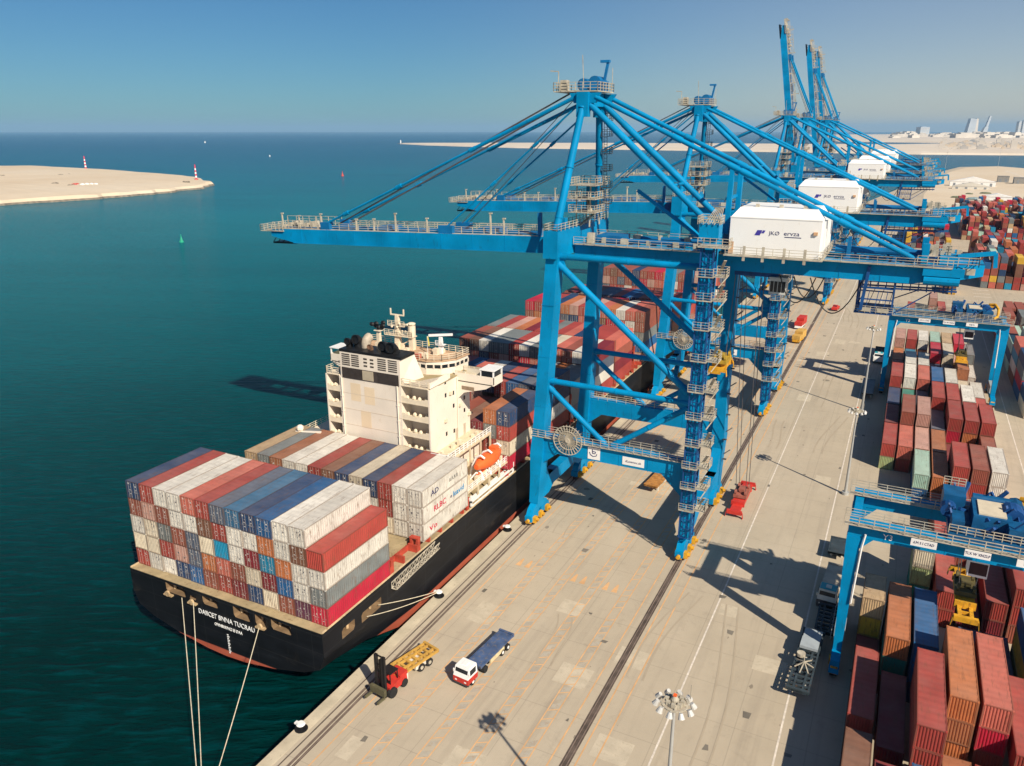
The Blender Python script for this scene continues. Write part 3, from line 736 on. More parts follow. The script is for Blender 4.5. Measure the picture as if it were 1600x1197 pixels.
bpy.data.objects.remove(ct)
shade_auto(hull, 25)
CR2 = paint('mooring_deck', (.5, .36, .2), .3, .8, .7, rust=.3)
wrng = random.Random(2)
for x, w_ in ((-24.9, 2.6), (-18.9, 1.9), (-13.8, 1.9), (-10.8, 1.1), (-7.6, 2.2)):
    mb = MB(); y = 58.6
    mb.box(*[x - w_/2 - SX, x + w_/2 - SX], y - 58 - .1, y - 58 + .9, 5.2, 5.5)
    for t in (-.3, .15): mb.tube(sp_(x + w_*t, y + .2, 5.7), sp_(x + w_*(t + .3), y + .2, 5.75), .36, n=10)
    mb.tube(sp_(x - w_*.42, y - .5, 5.3), sp_(x - w_*.42, y - .5, 5.95), .16, n=8); mb.ball(sp_(x + w_*.36, y - .4, 5.6), .26)
    mb.build('mooring_winch', CR2, ship)
for y in (61.7, 66.2):
    mb = MB(); mb.tube(sp_(-3.4, y - .6, 4.8), sp_(-3.4, y + .6, 4.8), .45, n=10); mb.box(*[-3.9 - SX, -2.9 - SX], y - 58.9, y - 57.1, 4.1, 4.4); mb.tube(sp_(-2.2, y + .8, 4.2), sp_(-2.2, y + .8, 5.1), .18); mb.build('mooring_winch', CR2, ship)
for x in (-26, -21.8, -10.6):
    mb = MB(); mb.tube(sp_(x, 57.0, 5.3), sp_(x, 56.75, 5.3), .38, n=10); mb.box(x - .7 - SX, x + .7 - SX, -1.2, -.8, 4.95, 5.14); mb.build('fairlead', CR2, ship)
# lettering on the transom
text('lettering', 'DAIICET BNNA TUCRAU', .98, LETW, ship, sp_(-16.4, 57.13, 4.15), (R(90), 0, 0), .02, sx=.86)
text('lettering', 'ONNBUUNCI EI DAA', .62, LETW, ship, sp_(-16.2, 57.13, 3.05), (R(90), 0, 0), .02, sx=.78)
mb = MB()
for i in range(11):
    z = 2.0 - i * .26; mb.box(-16.6 - SX, -16.6 - SX + (.34 if i % 2 else .22), -.86, -.82, z, z + .13)
mb.build('draught_mark', LETW, ship)
mb = MB(); mb.box(-.55, .55, -1.0, 2.6, -6, -1.2); mb.build('rudder', paint('rudder_red', (.4, .12, .07), .2, .6, .6), ship, sp_(-14.6, 60.0, 0))
# deck
mb = MB()
dk = [(57.3, 15.75), (76, 15.8), (230, 15.8), (262, 15.4)]
pl = [(-b_, y - 58, 6.93) for y, b_ in dk] + [(b_, y - 58, 6.93) for y, b_ in reversed(dk)]
mb.add(pl, [tuple(range(len(pl)))]); mb.box(-15.7, 15.7, -.78, -.4, 6.935, 7.0)
mb.build('deck', DECKG, ship)
mb = MB(); mb.box(15.65, 15.82, -.7, 200, 6.94, 7.1); mb.box(-15.82, -15.65, -.7, 200, 6.94, 7.1); mb.build('deck_edge', paint('deck_edge', (.55, .42, .25), .25, .6, .7, rust=.2), ship)
# hatch covers
def hatch(y0, y1, z=7.7, m=DECKG):
    mb = MB(); 
    for k in range(3):
        a = -13.4 + k * 8.95; mb.box(a, a + 8.85, y0 - 58, y1 - 58, 6.94, z - .04)
        for i in range(4):
            yy_ = y0 - 58 + (i + .5) * (y1 - y0) / 4; mb.box(a + .3, a + 8.5, yy_ - .12, yy_ + .12, z - .045, z)
    mb.build('hatch_cover', m, ship)
hatch(71.2, 90.8)
mb = MB(); mb.box(-14, 14, .4, 12.8, 6.935, 6.97); mb.build('hatch_cover', DECKG, ship)
for y, n, bz in BAYS: hatch(y - .2, y + 12.2, bz - .02, DECKR)
# red lashing stanchions and coaming along the deck side
mb = MB()
for y0, y1 in ((70.8, 91), (104, 250)):
    y = y0
    while y < y1 - 1.2:
        mb.box(14.1, 15.6, y - 58, y - 57.75, 6.95, 8.0 if y < 92 else 7.8); y += 3.1
    mb.box(13.9, 14.15, y0 - 58, y1 - 58, 6.95, 7.75)
mb.build('lashing_stanchion', DECKR, ship)
mb = MB()
for y in (71.4, 77.6, 90.9):
    for x in (14.4, 15.4): mb.box(x - .15, x + .15, y - 58.3, y - 57.7, 6.95, 8.8)
    mb.box(14.2, 15.6, y - 58.35, y - 57.65, 8.8, 8.95)
mb.build('lashing_bridge', DECKR, ship)
for y in (130, 168.5, 187.9, 227.8, 257.8):
    mb = MB()
    for i in range(14): x = -15.7 + i * PX_; mb.box(x - .12, x + .12, y - 58 - .25, y - 57.9, 7, 13.5)
    for z in (9.6, 12.2): mb.box(-15.75, 15.75, y - 58.3, y - 57.85, z, z + .2)
    mb.rail([(-16, y - 58.1, 12.4), (16, y - 58.1, 12.4)], 1.0, 3); mb.build('lashing_bridge', DECKR, ship)
# gangway along the side
mb = MB(); p0 = Vector(sp_(-1.05, 70.2, 5.6)); p1 = Vector(sp_(-1.05, 80.6, 6.2))
for dx in (0, .75):
    for dz in (0, .8):
        mb.beam(p0 + Vector((dx, 0, dz)), p1 + Vector((dx, 0, dz)), .1)
    n = 12
    for i in range(n):
        a = p0.lerp(p1, i / n) + Vector((dx, 0, 0)); c_ = p0.lerp(p1, (i + 1) / n) + Vector((dx, 0, .8)); mb.beam(a, c_, .06); mb.beam(a, a + Vector((0, 0, .8)), .06)
for i in range(26): a = p0.lerp(p1, i / 26); mb.beam(a, a + Vector((.75, 0, 0)), .2, .05)
mb.build('gangway', GALV, ship)

# --- superstructure
def hx(x): return x - SX
HY0 = 91.3 - 58
mb = MB()
mb.box(hx(-28.2), hx(-6.9), HY0, HY0 + 12.6, 6.95, 14.3)                     # lower block
mb.box(hx(-24.6), hx(-13.1), HY0, HY0 + 12.0, 14.3, 24.75)                    # casing
mb.box(hx(-27.3), hx(-24.6), HY0 + 2.7, HY0 + 11.9, 14.3, 24.75)              # side blocks behind the open decks
mb.box(hx(-13.1), hx(-8.1), HY0 + 2.7, HY0 + 11.9, 14.3, 24.75)
mb.box(hx(-8.35), hx(-8.1), HY0, HY0 + 2.7, 14.3, 24.75); mb.box(hx(-27.3), hx(-27.05), HY0, HY0 + 2.7, 14.3, 24.75)
house = mb.build('deckhouse', CREAM, ship)
RAILC = paint('cream_rail', (.72, .62, .46), .1, 1, .6)
for x0, x1 in ((-27.05, -24.6), (-13.1, -8.35)):
    for i, z in enumerate((14.3, 16.95, 19.6, 22.25, 24.9)):
        mb = MB(); mb.box(hx(x0), hx(x1), HY0 + .01, HY0 + 2.69, z - .16, z + .02)
        if i < 4:
            # bulwark that bows down in the middle, and coiled gear on the deck
            n = 8
            for k in range(n):
                a = x0 + (x1 - x0) * k / n; b_ = x0 + (x1 - x0) * (k + 1) / n; t = (k + .5) / n
                hgt = .55 + .45 * (2 * t - 1) ** 2
                mb.box(hx(a), hx(b_) - .002, HY0 + .02, HY0 + .12, z + .02, z + hgt)
            for k in range(4): mb.ball((hx(x0 + (x1 - x0) * (k + .6) / 4.4), HY0 + .7 + .2 * (k % 2), z + .5), .33, n=6, k=4, sz=1.2)
        else:
            mb.rail([(hx(x0), HY0 + .1, z), (hx(x1), HY0 + .1, z)], 1.0, 1.3)
        mb.build('balcony', RAILC, ship)
for i in range(5):                                                         # windows in the ship's side
    for k, y in enumerate((95.6, 97.9, 101.2)):
        z = 16.0 + i * 2.1 - (k == 1) * .3
        if (i + k) % 3 == 2: continue
        mb = MB(); mb.box(hx(-8.1) - .02, hx(-8.1) + .03, y - 58, y - 57.55, z, z + .65); mb.build('window', GLASS, house)
mb = MB(); mb.box(hx(-8.1), hx(-8.06), 98.5 - 58, 99.3 - 58, 14.35, 16.2); mb.box(hx(-8.1), hx(-8.06), 101 - 58, 101.7 - 58, 14.35, 16.2); mb.build('door', paint('weather_door', (.5, .42, .32), .1, 1, .5), house)
mb = MB()
for x, z0, z1 in ((-22.5, 21.0, 23.9), (-19.9, 20.8, 23.6), (-20.8, 16.8, 19.6)):
    mb.box(hx(x), hx(x + 1.9), HY0 - .012, HY0 - .002, z0, z1)
mb.build('paint_patch', paint('patch_cream', (.72, .58, .4), .05, .3, .55), house)
for x, z0, z1 in ((-13.7, 14.4, 24.6), (-24.1, 14.4, 24.6)):
    mb = MB(); mb.tube((hx(x), HY0 - .12, z0), (hx(x), HY0 - .12, z1), .11, n=6)
    for z in (16.5, 19, 21.5): mb.box(hx(x) - .2, hx(x) + .2, HY0 - .2, HY0 - .003, z, z + .1)
    mb.build('pipe', CREAM, house)
mb = MB()
for z in (16.9, 19.5, 22.1): mb.box(hx(-24.55), hx(-13.15), HY0 - .03, HY0 - .001, z, z + .07)
mb.build('deck_seam', paint('seam_cream', (.6, .5, .38), .1, 1, .6), house)
mb = MB()
for y, z in ((96.8, 22.4), (99.6, 19.6), (102.4, 17.2), (95.2, 18.4)): mb.box(hx(-8.1), hx(-7.75), y - 58, y - 57.4, z, z + .5)
mb.build('vent_box', RAILC, house)
mb = MB(); mb.tube((hx(-7.95), 99.2 - 58, 14.4), (hx(-7.95), 99.2 - 58, 24.5), .1, n=6); mb.build('pipe', CREAM, house)
# roof deck between funnel and bridge
mb = MB(); mb.box(hx(-27.3), hx(-8.0), HY0 + 2.6, HY0 + 12.2, 24.76, 24.9); mb.build('roof_deck', paint('roof_deck', (.34, .27, .15), .2, .6, .8), ship)
mb = MB(); mb.prism([(hx(-12.9), HY0 + .1, 24.95), (hx(-8.1), HY0 + .1, 24.95), (hx(-8.1), HY0 + 5.2, 24.95), (hx(-8.25), HY0 + 5.2, 25.9), (hx(-8.25), HY0 + 3.2, 25.9)], (.14, 0, 0)); mb.box(hx(-8.3), hx(-8.1), HY0 + .3, HY0 + 6, 24.95, 25.7)
mb.build('bulwark', CREAM, ship)
mb = MB(); mb.rail([(hx(-12.9), HY0 + .1, 24.95), (hx(-8.2), HY0 + .1, 24.95)], 1, 1.2); mb.rail([(hx(-27.2), HY0 + 10, 24.95), (hx(-27.2), HY0 + .1, 24.95), (hx(-24.6), HY0 + .1, 24.95)], 1, 1.2); mb.build('railing', RAILC, ship)
# funnel
mb = MB(); mb.hexa([(hx(-24.2), HY0 - .02, 24.75), (hx(-13.1), HY0 - .02, 24.75), (hx(-12.0), HY0 + 4.8, 24.75), (hx(-24.2), HY0 + 4.8, 24.75)], [(hx(-24.2), HY0 - .02, 28.75), (hx(-13.1), HY0 - .02, 28.75), (hx(-12.9), HY0 + 3.6, 28.75), (hx(-24.2), HY0 + 3.6, 28.75)])
fun = mb.build('funnel', CREAM, ship)
mb = MB(); mb.box(hx(-24.25), hx(-12.85), HY0 - .05, HY0 + 3.65, 28.75, 29.15); mb.build('funnel_top', BLACK, fun)
mb = MB(); mb.box(hx(-23.9), hx(-13.4), HY0 - .05, HY0 - .021, 24.55, 26.3)
for i in range(9): mb.box(hx(-23.9), hx(-20.1), HY0 - .09, HY0 - .051, 24.6 + i * .19, 24.68 + i * .19); mb.box(hx(-17.2), hx(-13.4), HY0 - .09, HY0 - .051, 24.6 + i * .19, 24.68 + i * .19)
mb.build('louvre_band', paint('louvre_brown', (.05, .04, .035), .2, 1, .7), fun)
mb = MB(); mb.box(hx(-20.0), hx(-18.0), HY0 - .12, HY0 - .051, 24.7, 26.2); mb.build('vent_door', paint('vent_door', (.42, .36, .26), .1, 1, .6), fun)
mb = MB()
for xa, xb in ((-23.8, -22.3), (-22.0, -20.6), (-17.1, -15.6), (-15.2, -13.6)):
    for i in range(6): mb.box(hx(xa), hx(xb), HY0 - .055, HY0 - .021, 26.65 + i * .33, 26.83 + i * .33)
for xa in (-19.7, -18.5):
    for i in range(3): mb.box(hx(xa), hx(xa + .65), HY0 - .055, HY0 - .021, 26.85 + i * .55, 27.1 + i * .55)
mb.build('vent_slot', paint('slot_dark', (.06, .05, .04), .2, 1, .7), fun)
def cowl(x, y, r, h, m, lean=-1):
    mb = MB(); pts = []
    for i in range(6):
        t = i / 5 * math.pi / 2; pts.append(Vector((hx(x), y + lean * r * 1.25 * (1 - math.cos(t)), 29.1 + h + r * 1.25 * math.sin(t))))
    rs = []
    pts = [Vector((hx(x), y, 29.1))] + pts
    for i, p in enumerate(pts):
        d = (pts[min(i + 1, len(pts) - 1)] - pts[max(i - 1, 0)]).normalized(); a = Vector((1, 0, 0)); b_ = d.cross(a)
        rs.append([p + (a * math.cos(2*math.pi*k/10) + b_ * math.sin(2*math.pi*k/10)) * r for k in range(10)])
    e = pts[-1]; rs.append([Vector(v) * 1.0 + (Vector(v) - e) * -.2 + Vector((0, 0, 0)) for v in rs[-1]]); rs.append([v + (pts[-2] - e) * .8 for v in rs[-1]])
    mb.rings(rs); shade_auto(mb.build('exhaust_pipe', m, ship), 50)
cowl(-23.6, HY0 + 1.8, .55, .3, BLACK); cowl(-22.1, HY0 + 2.2, .75, .5, BLACK); cowl(-20.9, HY0 + 2.4, .75, .5, paint('burnt_pipe', (.4, .34, .26), .3, 1, .6), 1)
cowl(-19.4, HY0 + 1.6, .4, .1, paint('burnt_brown', (.18, .1, .06), .3, 1, .6)); cowl(-17.0, HY0 + 2.0, .75, .1, BLACK); cowl(-15.3, HY0 + 1.8, .85, .0, BLACK); 
# bridge
BY = 97.3 - 58
def bpoly(d, z):
    return [(hx(-24.6) - d, BY - d, z), (hx(-12.4) + d, BY - d, z), (hx(-10.2) + d, BY + .9, z), (hx(-8.8) + d, BY + 2.9, z), (hx(-8.5) + d, BY + 6.3 + d, z), (hx(-27) - d, BY + 6.3 + d, z), (hx(-27) - d, BY + 2.5, z)]
mb = MB(); mb.prism(bpoly(0, 24.91), (0, 0, 1.0)); mb.prism(bpoly(0, 26.5), (0, 0, .55)); bridge = mb.build('wheelhouse', CREAM, ship)
mb = MB(); mb.prism(bpoly(-.08, 25.9), (0, 0, .6)); mb.build('window', GLASS, bridge)
mb = MB()
pp = bpoly(0, 25.9)
for a, b_ in zip(pp, pp[1:] + pp[:1]):
    a = Vector(a); b_ = Vector(b_); n = max(1, int((b_ - a).length / 1.1))
    for i in range(n): p = a.lerp(b_, i / n); mb.box(p.x - .09, p.x + .09, p.y - .09, p.y + .09, 25.9, 26.52)
mb.build('window_post', CREAM, bridge)
mb = MB(); mb.prism(bpoly(.2, 27.05), (0, 0, .15)); mb.build('roof', paint('monkey_island', (.5, .33, .2), .25, .8, .8), bridge)
mb = MB(); q = bpoly(.12, 27.2); mb.rail(q + q[:1], 1.0, 1.2); mb.build('railing', RAILC, bridge)
mb = MB(); r3 = random.Random(4)
for k in range(16):
    x = r3.uniform(hx(-24), hx(-11.5)); y = r3.uniform(BY + .5, BY + 5.6); s = r3.uniform(.15, .4); mb.box(x - s, x + s, y - s, y + s, 27.21, 27.3 + r3.uniform(.3, 1.1))
mb.build('deck_gear', RAILC, bridge)
mb = MB(); mb.box(hx(-16), hx(-13.8), BY + .1, BY + 1.0, 27.22, 27.9); mb.build('flag_locker', paint('locker_red', (.5, .1, .06), .2, 1, .6), bridge)
for sx in (1, -1):                                                            # bridge wings
    def wx(d): return d * sx
    x0 = 8.4 + .35 * sx; x1 = 15.6
    mb = MB(); y0, y1 = 99.3 - 58, 102.3 - 58
    mb.box(min(wx(x0), wx(x1)), max(wx(x0), wx(x1)), y0, y1, 23.95, 24.1)
    for ya in (y0, y1 - .12):
        p = [(wx(x0), ya, 24.1), (wx(x0), ya, 20.6), (wx(x0 + 1.6), ya, 22.2), (wx(x1 - 1.4), ya, 23.3), (wx(x1), ya, 24.2), (wx(x1), ya, 25.3), (wx(x0), ya, 25.3)]
        mb.prism(p, (0, .12, 0))
    mb.box(min(wx(x1 - .1), wx(x1)), max(wx(x1 - .1), wx(x1)), y0, y1, 24.1, 25.3)
    wing = mb.build('bridge_wing', CREAM, ship)
    mb = MB(); mb.box(min(wx(x0 + 1.2), wx(x0 + 3.4)), max(wx(x0 + 1.2), wx(x0 + 3.4)), y0 - .03, y0 - .005, 22.7, 23.3); mb.build('lightening_hole', paint('hole_shade', (.25, .18, .12), .2, 1, .7), wing)
    mb = MB(); mb.box(min(wx(x0), wx(x1 - .2)), max(wx(x0), wx(x1 - .2)), y0 + .13, y1 - .13, 24.1, 24.14); mb.build('wing_deck', paint('wing_deck', (.16, .2, .08), .25, 1, .8), wing)
    mb = MB(); mb.rail([(wx(x0), y0 + .1, 25.3), (wx(x1 - 3.2), y0 + .1, 25.3)], .35, .5); mb.rail([(wx(x0), y1 - .1, 25.3), (wx(x1 - 3.2), y1 - .1, 25.3)], .35, .9); mb.build('railing', RAILC, wing)
    mb = MB(); xa, xb = sorted((wx(x1 - 2.4), wx(x1 - .05)))
    for x in (xa + .1, xb - .1):
        for y in (y0 + .15, y1 - .15): mb.box(x - .1, x + .1, y - .1, y + .1, 25.3, 26.25)
    mb.box(xa - .1, xb + .1, y0 - .05, y1 + .05, 26.25, 26.4); cab = mb.build('wing_cab', WHITE, wing)
    if sx > 0:
        mb = MB(); mb.box(xa + .2, xb - .2, y0 + .08, y1 - .08, 25.3, 26.25); mb.build('window', GLASS, cab)
# masts
mb = MB(); mx, my = hx(-20.4), 101.6 - 58
mb.beam((mx, my, 27.2), (mx, my, 32.7), .95, .95, w2=.55, h2=.55); mb.box(mx - 1.3, mx + 1.3, my - .12, my + .12, 32.6, 32.8)
for s in (-1.25, 1.25): mb.box(mx + s - .09, mx + s + .09, my - .09, my + .09, 32.8, 33.7)
mb.box(mx - 2.2, mx + 3.2, my - .7, my + .7, 29.3, 29.45); mb.box(mx - 1.6, mx + 1.6, my - .5, my + .5, 30.9, 31.0)
mb.rail([(mx - 2.2, my - .7, 29.45), (mx + 3.2, my - .7, 29.45)], .9, .8); mb.rail([(mx - 1.6, my - .5, 31), (mx + 1.6, my - .5, 31)], .8, .7)
mb.beam((mx + 2.7, my, 27.2), (mx + 2.7, my, 30.2), .8); mb.tube((mx + 2.7, my, 29.4), (mx + 2.7, my, 31.2), .62, n=10); mb.beam((mx, my, 27.4), (mx + 2.7, my, 29), .18); mb.beam((mx + .9, my, 31.25), (mx + 3.2, my - .3, 31.3), .25, .2); mb.ball((mx + 2.7, my, 31.5), .7, sz=.35)
for k in range(8): mb.ball((mx + [-1.9, 1.2, -.8, .7, -1.3, 1.8, .2, 2.2][k], my - .5, 29.6 + (k % 4) * .6), .2, n=6, k=4)
mb.build('radar_mast', RAILC, ship)
mb = MB(); mx = hx(-12.4); my = 101.8 - 58; mb.beam((mx, my, 27.2), (mx, my, 29.9), .7, .7, w2=.45, h2=.45); mb.box(mx - .7, mx + .7, my - .5, my + .5, 28.6, 28.7); mb.rail([(mx - .7, my - .5, 28.7), (mx + .7, my - .5, 28.7)], .7, .5); m2 = mb.build('radar_post', WHITE, ship)
mb = MB(); mb.beam((mx - 1.9, my - .5, 30.05), (mx + 1.9, my + .5, 30.4), .3, .35); mb.build('radar_scanner', WHITE, m2)
mb = MB(); mx = hx(-20.3); my = 96.3 - 58; mb.beam((mx, my, 24.9), (mx, my, 31.4), .75, .75, w2=.5, h2=.5); mb.box(mx - .6, mx + .6, my - .5, my + .5, 31.3, 31.42); mb.build('signal_mast', RAILC, ship)
mb = MB()
for k in range(7): mb.ball((mx + [-1.0, .1, .9, -.4, .5, .8, -.7][k], my + .1 * k - .3, [32.3, 31.9, 32.2, 32.4, 31.8, 32.6, 31.9][k]), .34, n=7, k=4, sx=1.3)
mb.beam((mx - 1.2, my, 32.3), (mx + 1.1, my, 32.3), .12); mb.build('signal_lamp', BLACK, ship)
mb = MB(); mb.beam((hx(-14.4), 101 - 58, 27.2), (hx(-14.4), 101 - 58, 30), .07); mb.build('flagpole', WHITE, ship)
mb = MB(); mb.add([(hx(-14.4), 101-58, 29.9), (hx(-14.1), 100.8-58, 28.4), (hx(-13.9), 100.9-58, 28.6), (hx(-14.25), 101.05-58, 30)], [(0, 1, 2, 3)]); mb.build('flag', paint('flag_yellow', (.6, .5, .12), .1, 2, .8), ship)
# starboard boat deck
mb = MB(); mb.box(hx(-8.05), hx(-4.6), HY0 - 1.2, HY0 + 12.6, 14.06, 14.36); mb.box(hx(-6.85), hx(-4.6), HY0 - 1.2, HY0 - 1.0, 12.6, 15.2); mb.box(hx(-6.85), hx(-1.9), HY0, HY0 + 13.8, 9.3, 9.5)
for y in (0, 3.4, 7, 10.4, 13.6): mb.box(hx(-2.2), hx(-1.95), HY0 + y, HY0 + y + .22, 6.95, 9.3); mb.box(hx(-5.0), hx(-4.75), HY0 + y - 1, HY0 + y - .8, 9.5, 14.0)
mb.build('boat_deck', paint('boat_deck', (.62, .52, .36), .12, .8, .6, rust=.1), ship)
mb = MB(); mb.rail([(hx(-4.7), HY0 - 1.1, 14.3), (hx(-4.7), HY0 + 12.5, 14.3)], 1.1, 1.2, .1); mb.rail([(hx(-2.0), HY0, 9.5), (hx(-2.0), HY0 + 13.8, 9.5)], 1.0, 1.4, .1); mb.rail([(hx(-7.4), HY0 - 1.1, 14.3), (hx(-4.7), HY0 - 1.1, 14.3)], 1.1, 1, .1); mb.build('railing', WHITE, ship)
mb = MB(); mb.box(hx(-1.75), hx(-1.5), 91.7 - 58, 106 - 58, 7.75, 8.05); mb.box(hx(-1.75), hx(-1.5), 91.7 - 58, 106 - 58, 6.95, 7.15); mb.box(hx(-2.6), hx(-2.3), 92.4 - 58, 105.6 - 58, 7.5, 7.8)
for y in (91.7, 105.75): mb.box(hx(-1.75), hx(-1.5), y - 58, y - 57.75, 7, 8.9)
mb.build('side_rail_frame', WHITE, ship)
mb = MB()                                                                      # davits: curved white arms
for y in (96.9, 99.3, 102.4):
    pts = [Vector((hx(-4.6), y - 58, 9.5)), Vector((hx(-4.2), y - 58, 11.4)), Vector((hx(-3.6), y - 58, 12.8)), Vector((hx(-2.7), y - 58, 13.3)), Vector((hx(-2.0), y - 58, 12.9))]
    mb.path(pts, .17); mb.path([Vector((hx(-1.9), y - 58 - .6, 9.5)), Vector((hx(-2.6), y - 58, 10.4)), Vector((hx(-4.2), y - 58 + .2, 11.2))], .15)
    mb.path([Vector((hx(-4.0), y - 59.2, 9.5)), Vector((hx(-3.2), y - 58.6, 10.6)), Vector((hx(-2.4), y - 58.2, 9.6))], .13)
mb.build('davit', WHITE, ship)
lb = MB(); rs = []
for i in range(11):
    t = i / 10; k = math.sin(math.pi * min(max(t, .03), .97)) ** .45
    rs.append([(1.25 * k * math.cos(a), (t - .5) * 7.6, (1.1 * k * math.sin(a)) + (.25 if math.sin(a) > 0 else 0) * k + .15 * abs(2*t-1)) for a in [2*math.pi*j/12 for j in range(12)]])
lb.rings(rs); lbo = lb.build('lifeboat', ORANGE, ship, loc=(hx(-2.9), 99.6 - 58, 11.5)); shade_auto(lbo, 60)
mb = MB(); mb.box(-.6, .6, 1.4, 2.6, .9, 1.6); mb.box(-.2, .2, -3.5, 3.5, -1.2, -1.05); mb.build('lifeboat_hatch', ORANGE, lbo)
mb = MB()
for k in range(26):
    x = r3.uniform(hx(-7), hx(-2.4)); y = r3.uniform(HY0 + .5, HY0 + 13); s = r3.uniform(.12, .4)
    if r3.random() < .5: mb.tube((x, y, 9.5), (x, y, 9.5 + r3.uniform(.4, 1.5)), s * .7, n=7)
    else: mb.box(x - s, x + s, y - s * 2, y + s * 2, 9.5, 9.6 + r3.uniform(.2, 1.0))
for k in range(12):
    x = r3.uniform(hx(-6.9), hx(-5)); y = r3.uniform(HY0 - .6, HY0 + 12); mb.box(x - .2, x + .2, y - .3, y + .3, 14.3, 14.5 + r3.uniform(.2, .8))
mb.build('deck_gear', RAILC, ship)
mb = MB(); mb.beam((hx(-30.4), 88.6 - 58, 6.95), (hx(-30.4), 88.6 - 58, 15.2), .9, .9); mb.beam((hx(-31.8), 88.2 - 58, 15.0), (hx(-27.5), 89.4 - 58, 15.2), .5, .6); mb.ball((hx(-31), 88.6 - 58, 15.8), .6); mb.build('deck_crane', CREAM, ship)
mb = MB(); mb.box(hx(-33.4), hx(-28.2), HY0 - .8, HY0 + 12, 13.3, 13.5)
for y in (0, 6, 11): mb.box(hx(-33.3), hx(-33.05), HY0 + y, HY0 + y + .2, 6.95, 13.3)
mb.rail([(hx(-33.3), HY0 - .7, 13.5), (hx(-33.3), HY0 + 12, 13.5)], 1.0, 1.4); mb.build('side_deck', RAILC, ship)
# forecastle
mb = MB(); mb.box(-.4, .4, 304 - 58, 304.8 - 58, 10.5, 21); mb.box(-2.2, 2.2, 304 - 58, 304.6 - 58, 18.4, 18.7); mb.build('foremast', CREAM, ship)
mb = MB(); fp = [(-14.4, 276), (-12.6, 283.5), (-8.7, 298), (-4, 310), (0, 317), (4, 310), (8.7, 298), (12.6, 283.5), (14.4, 276)]
mb.prism([(x, y - 58, 9.0) for x, y in fp], (0, 0, .2)); mb.build('forecastle_deck', DECKR, ship)

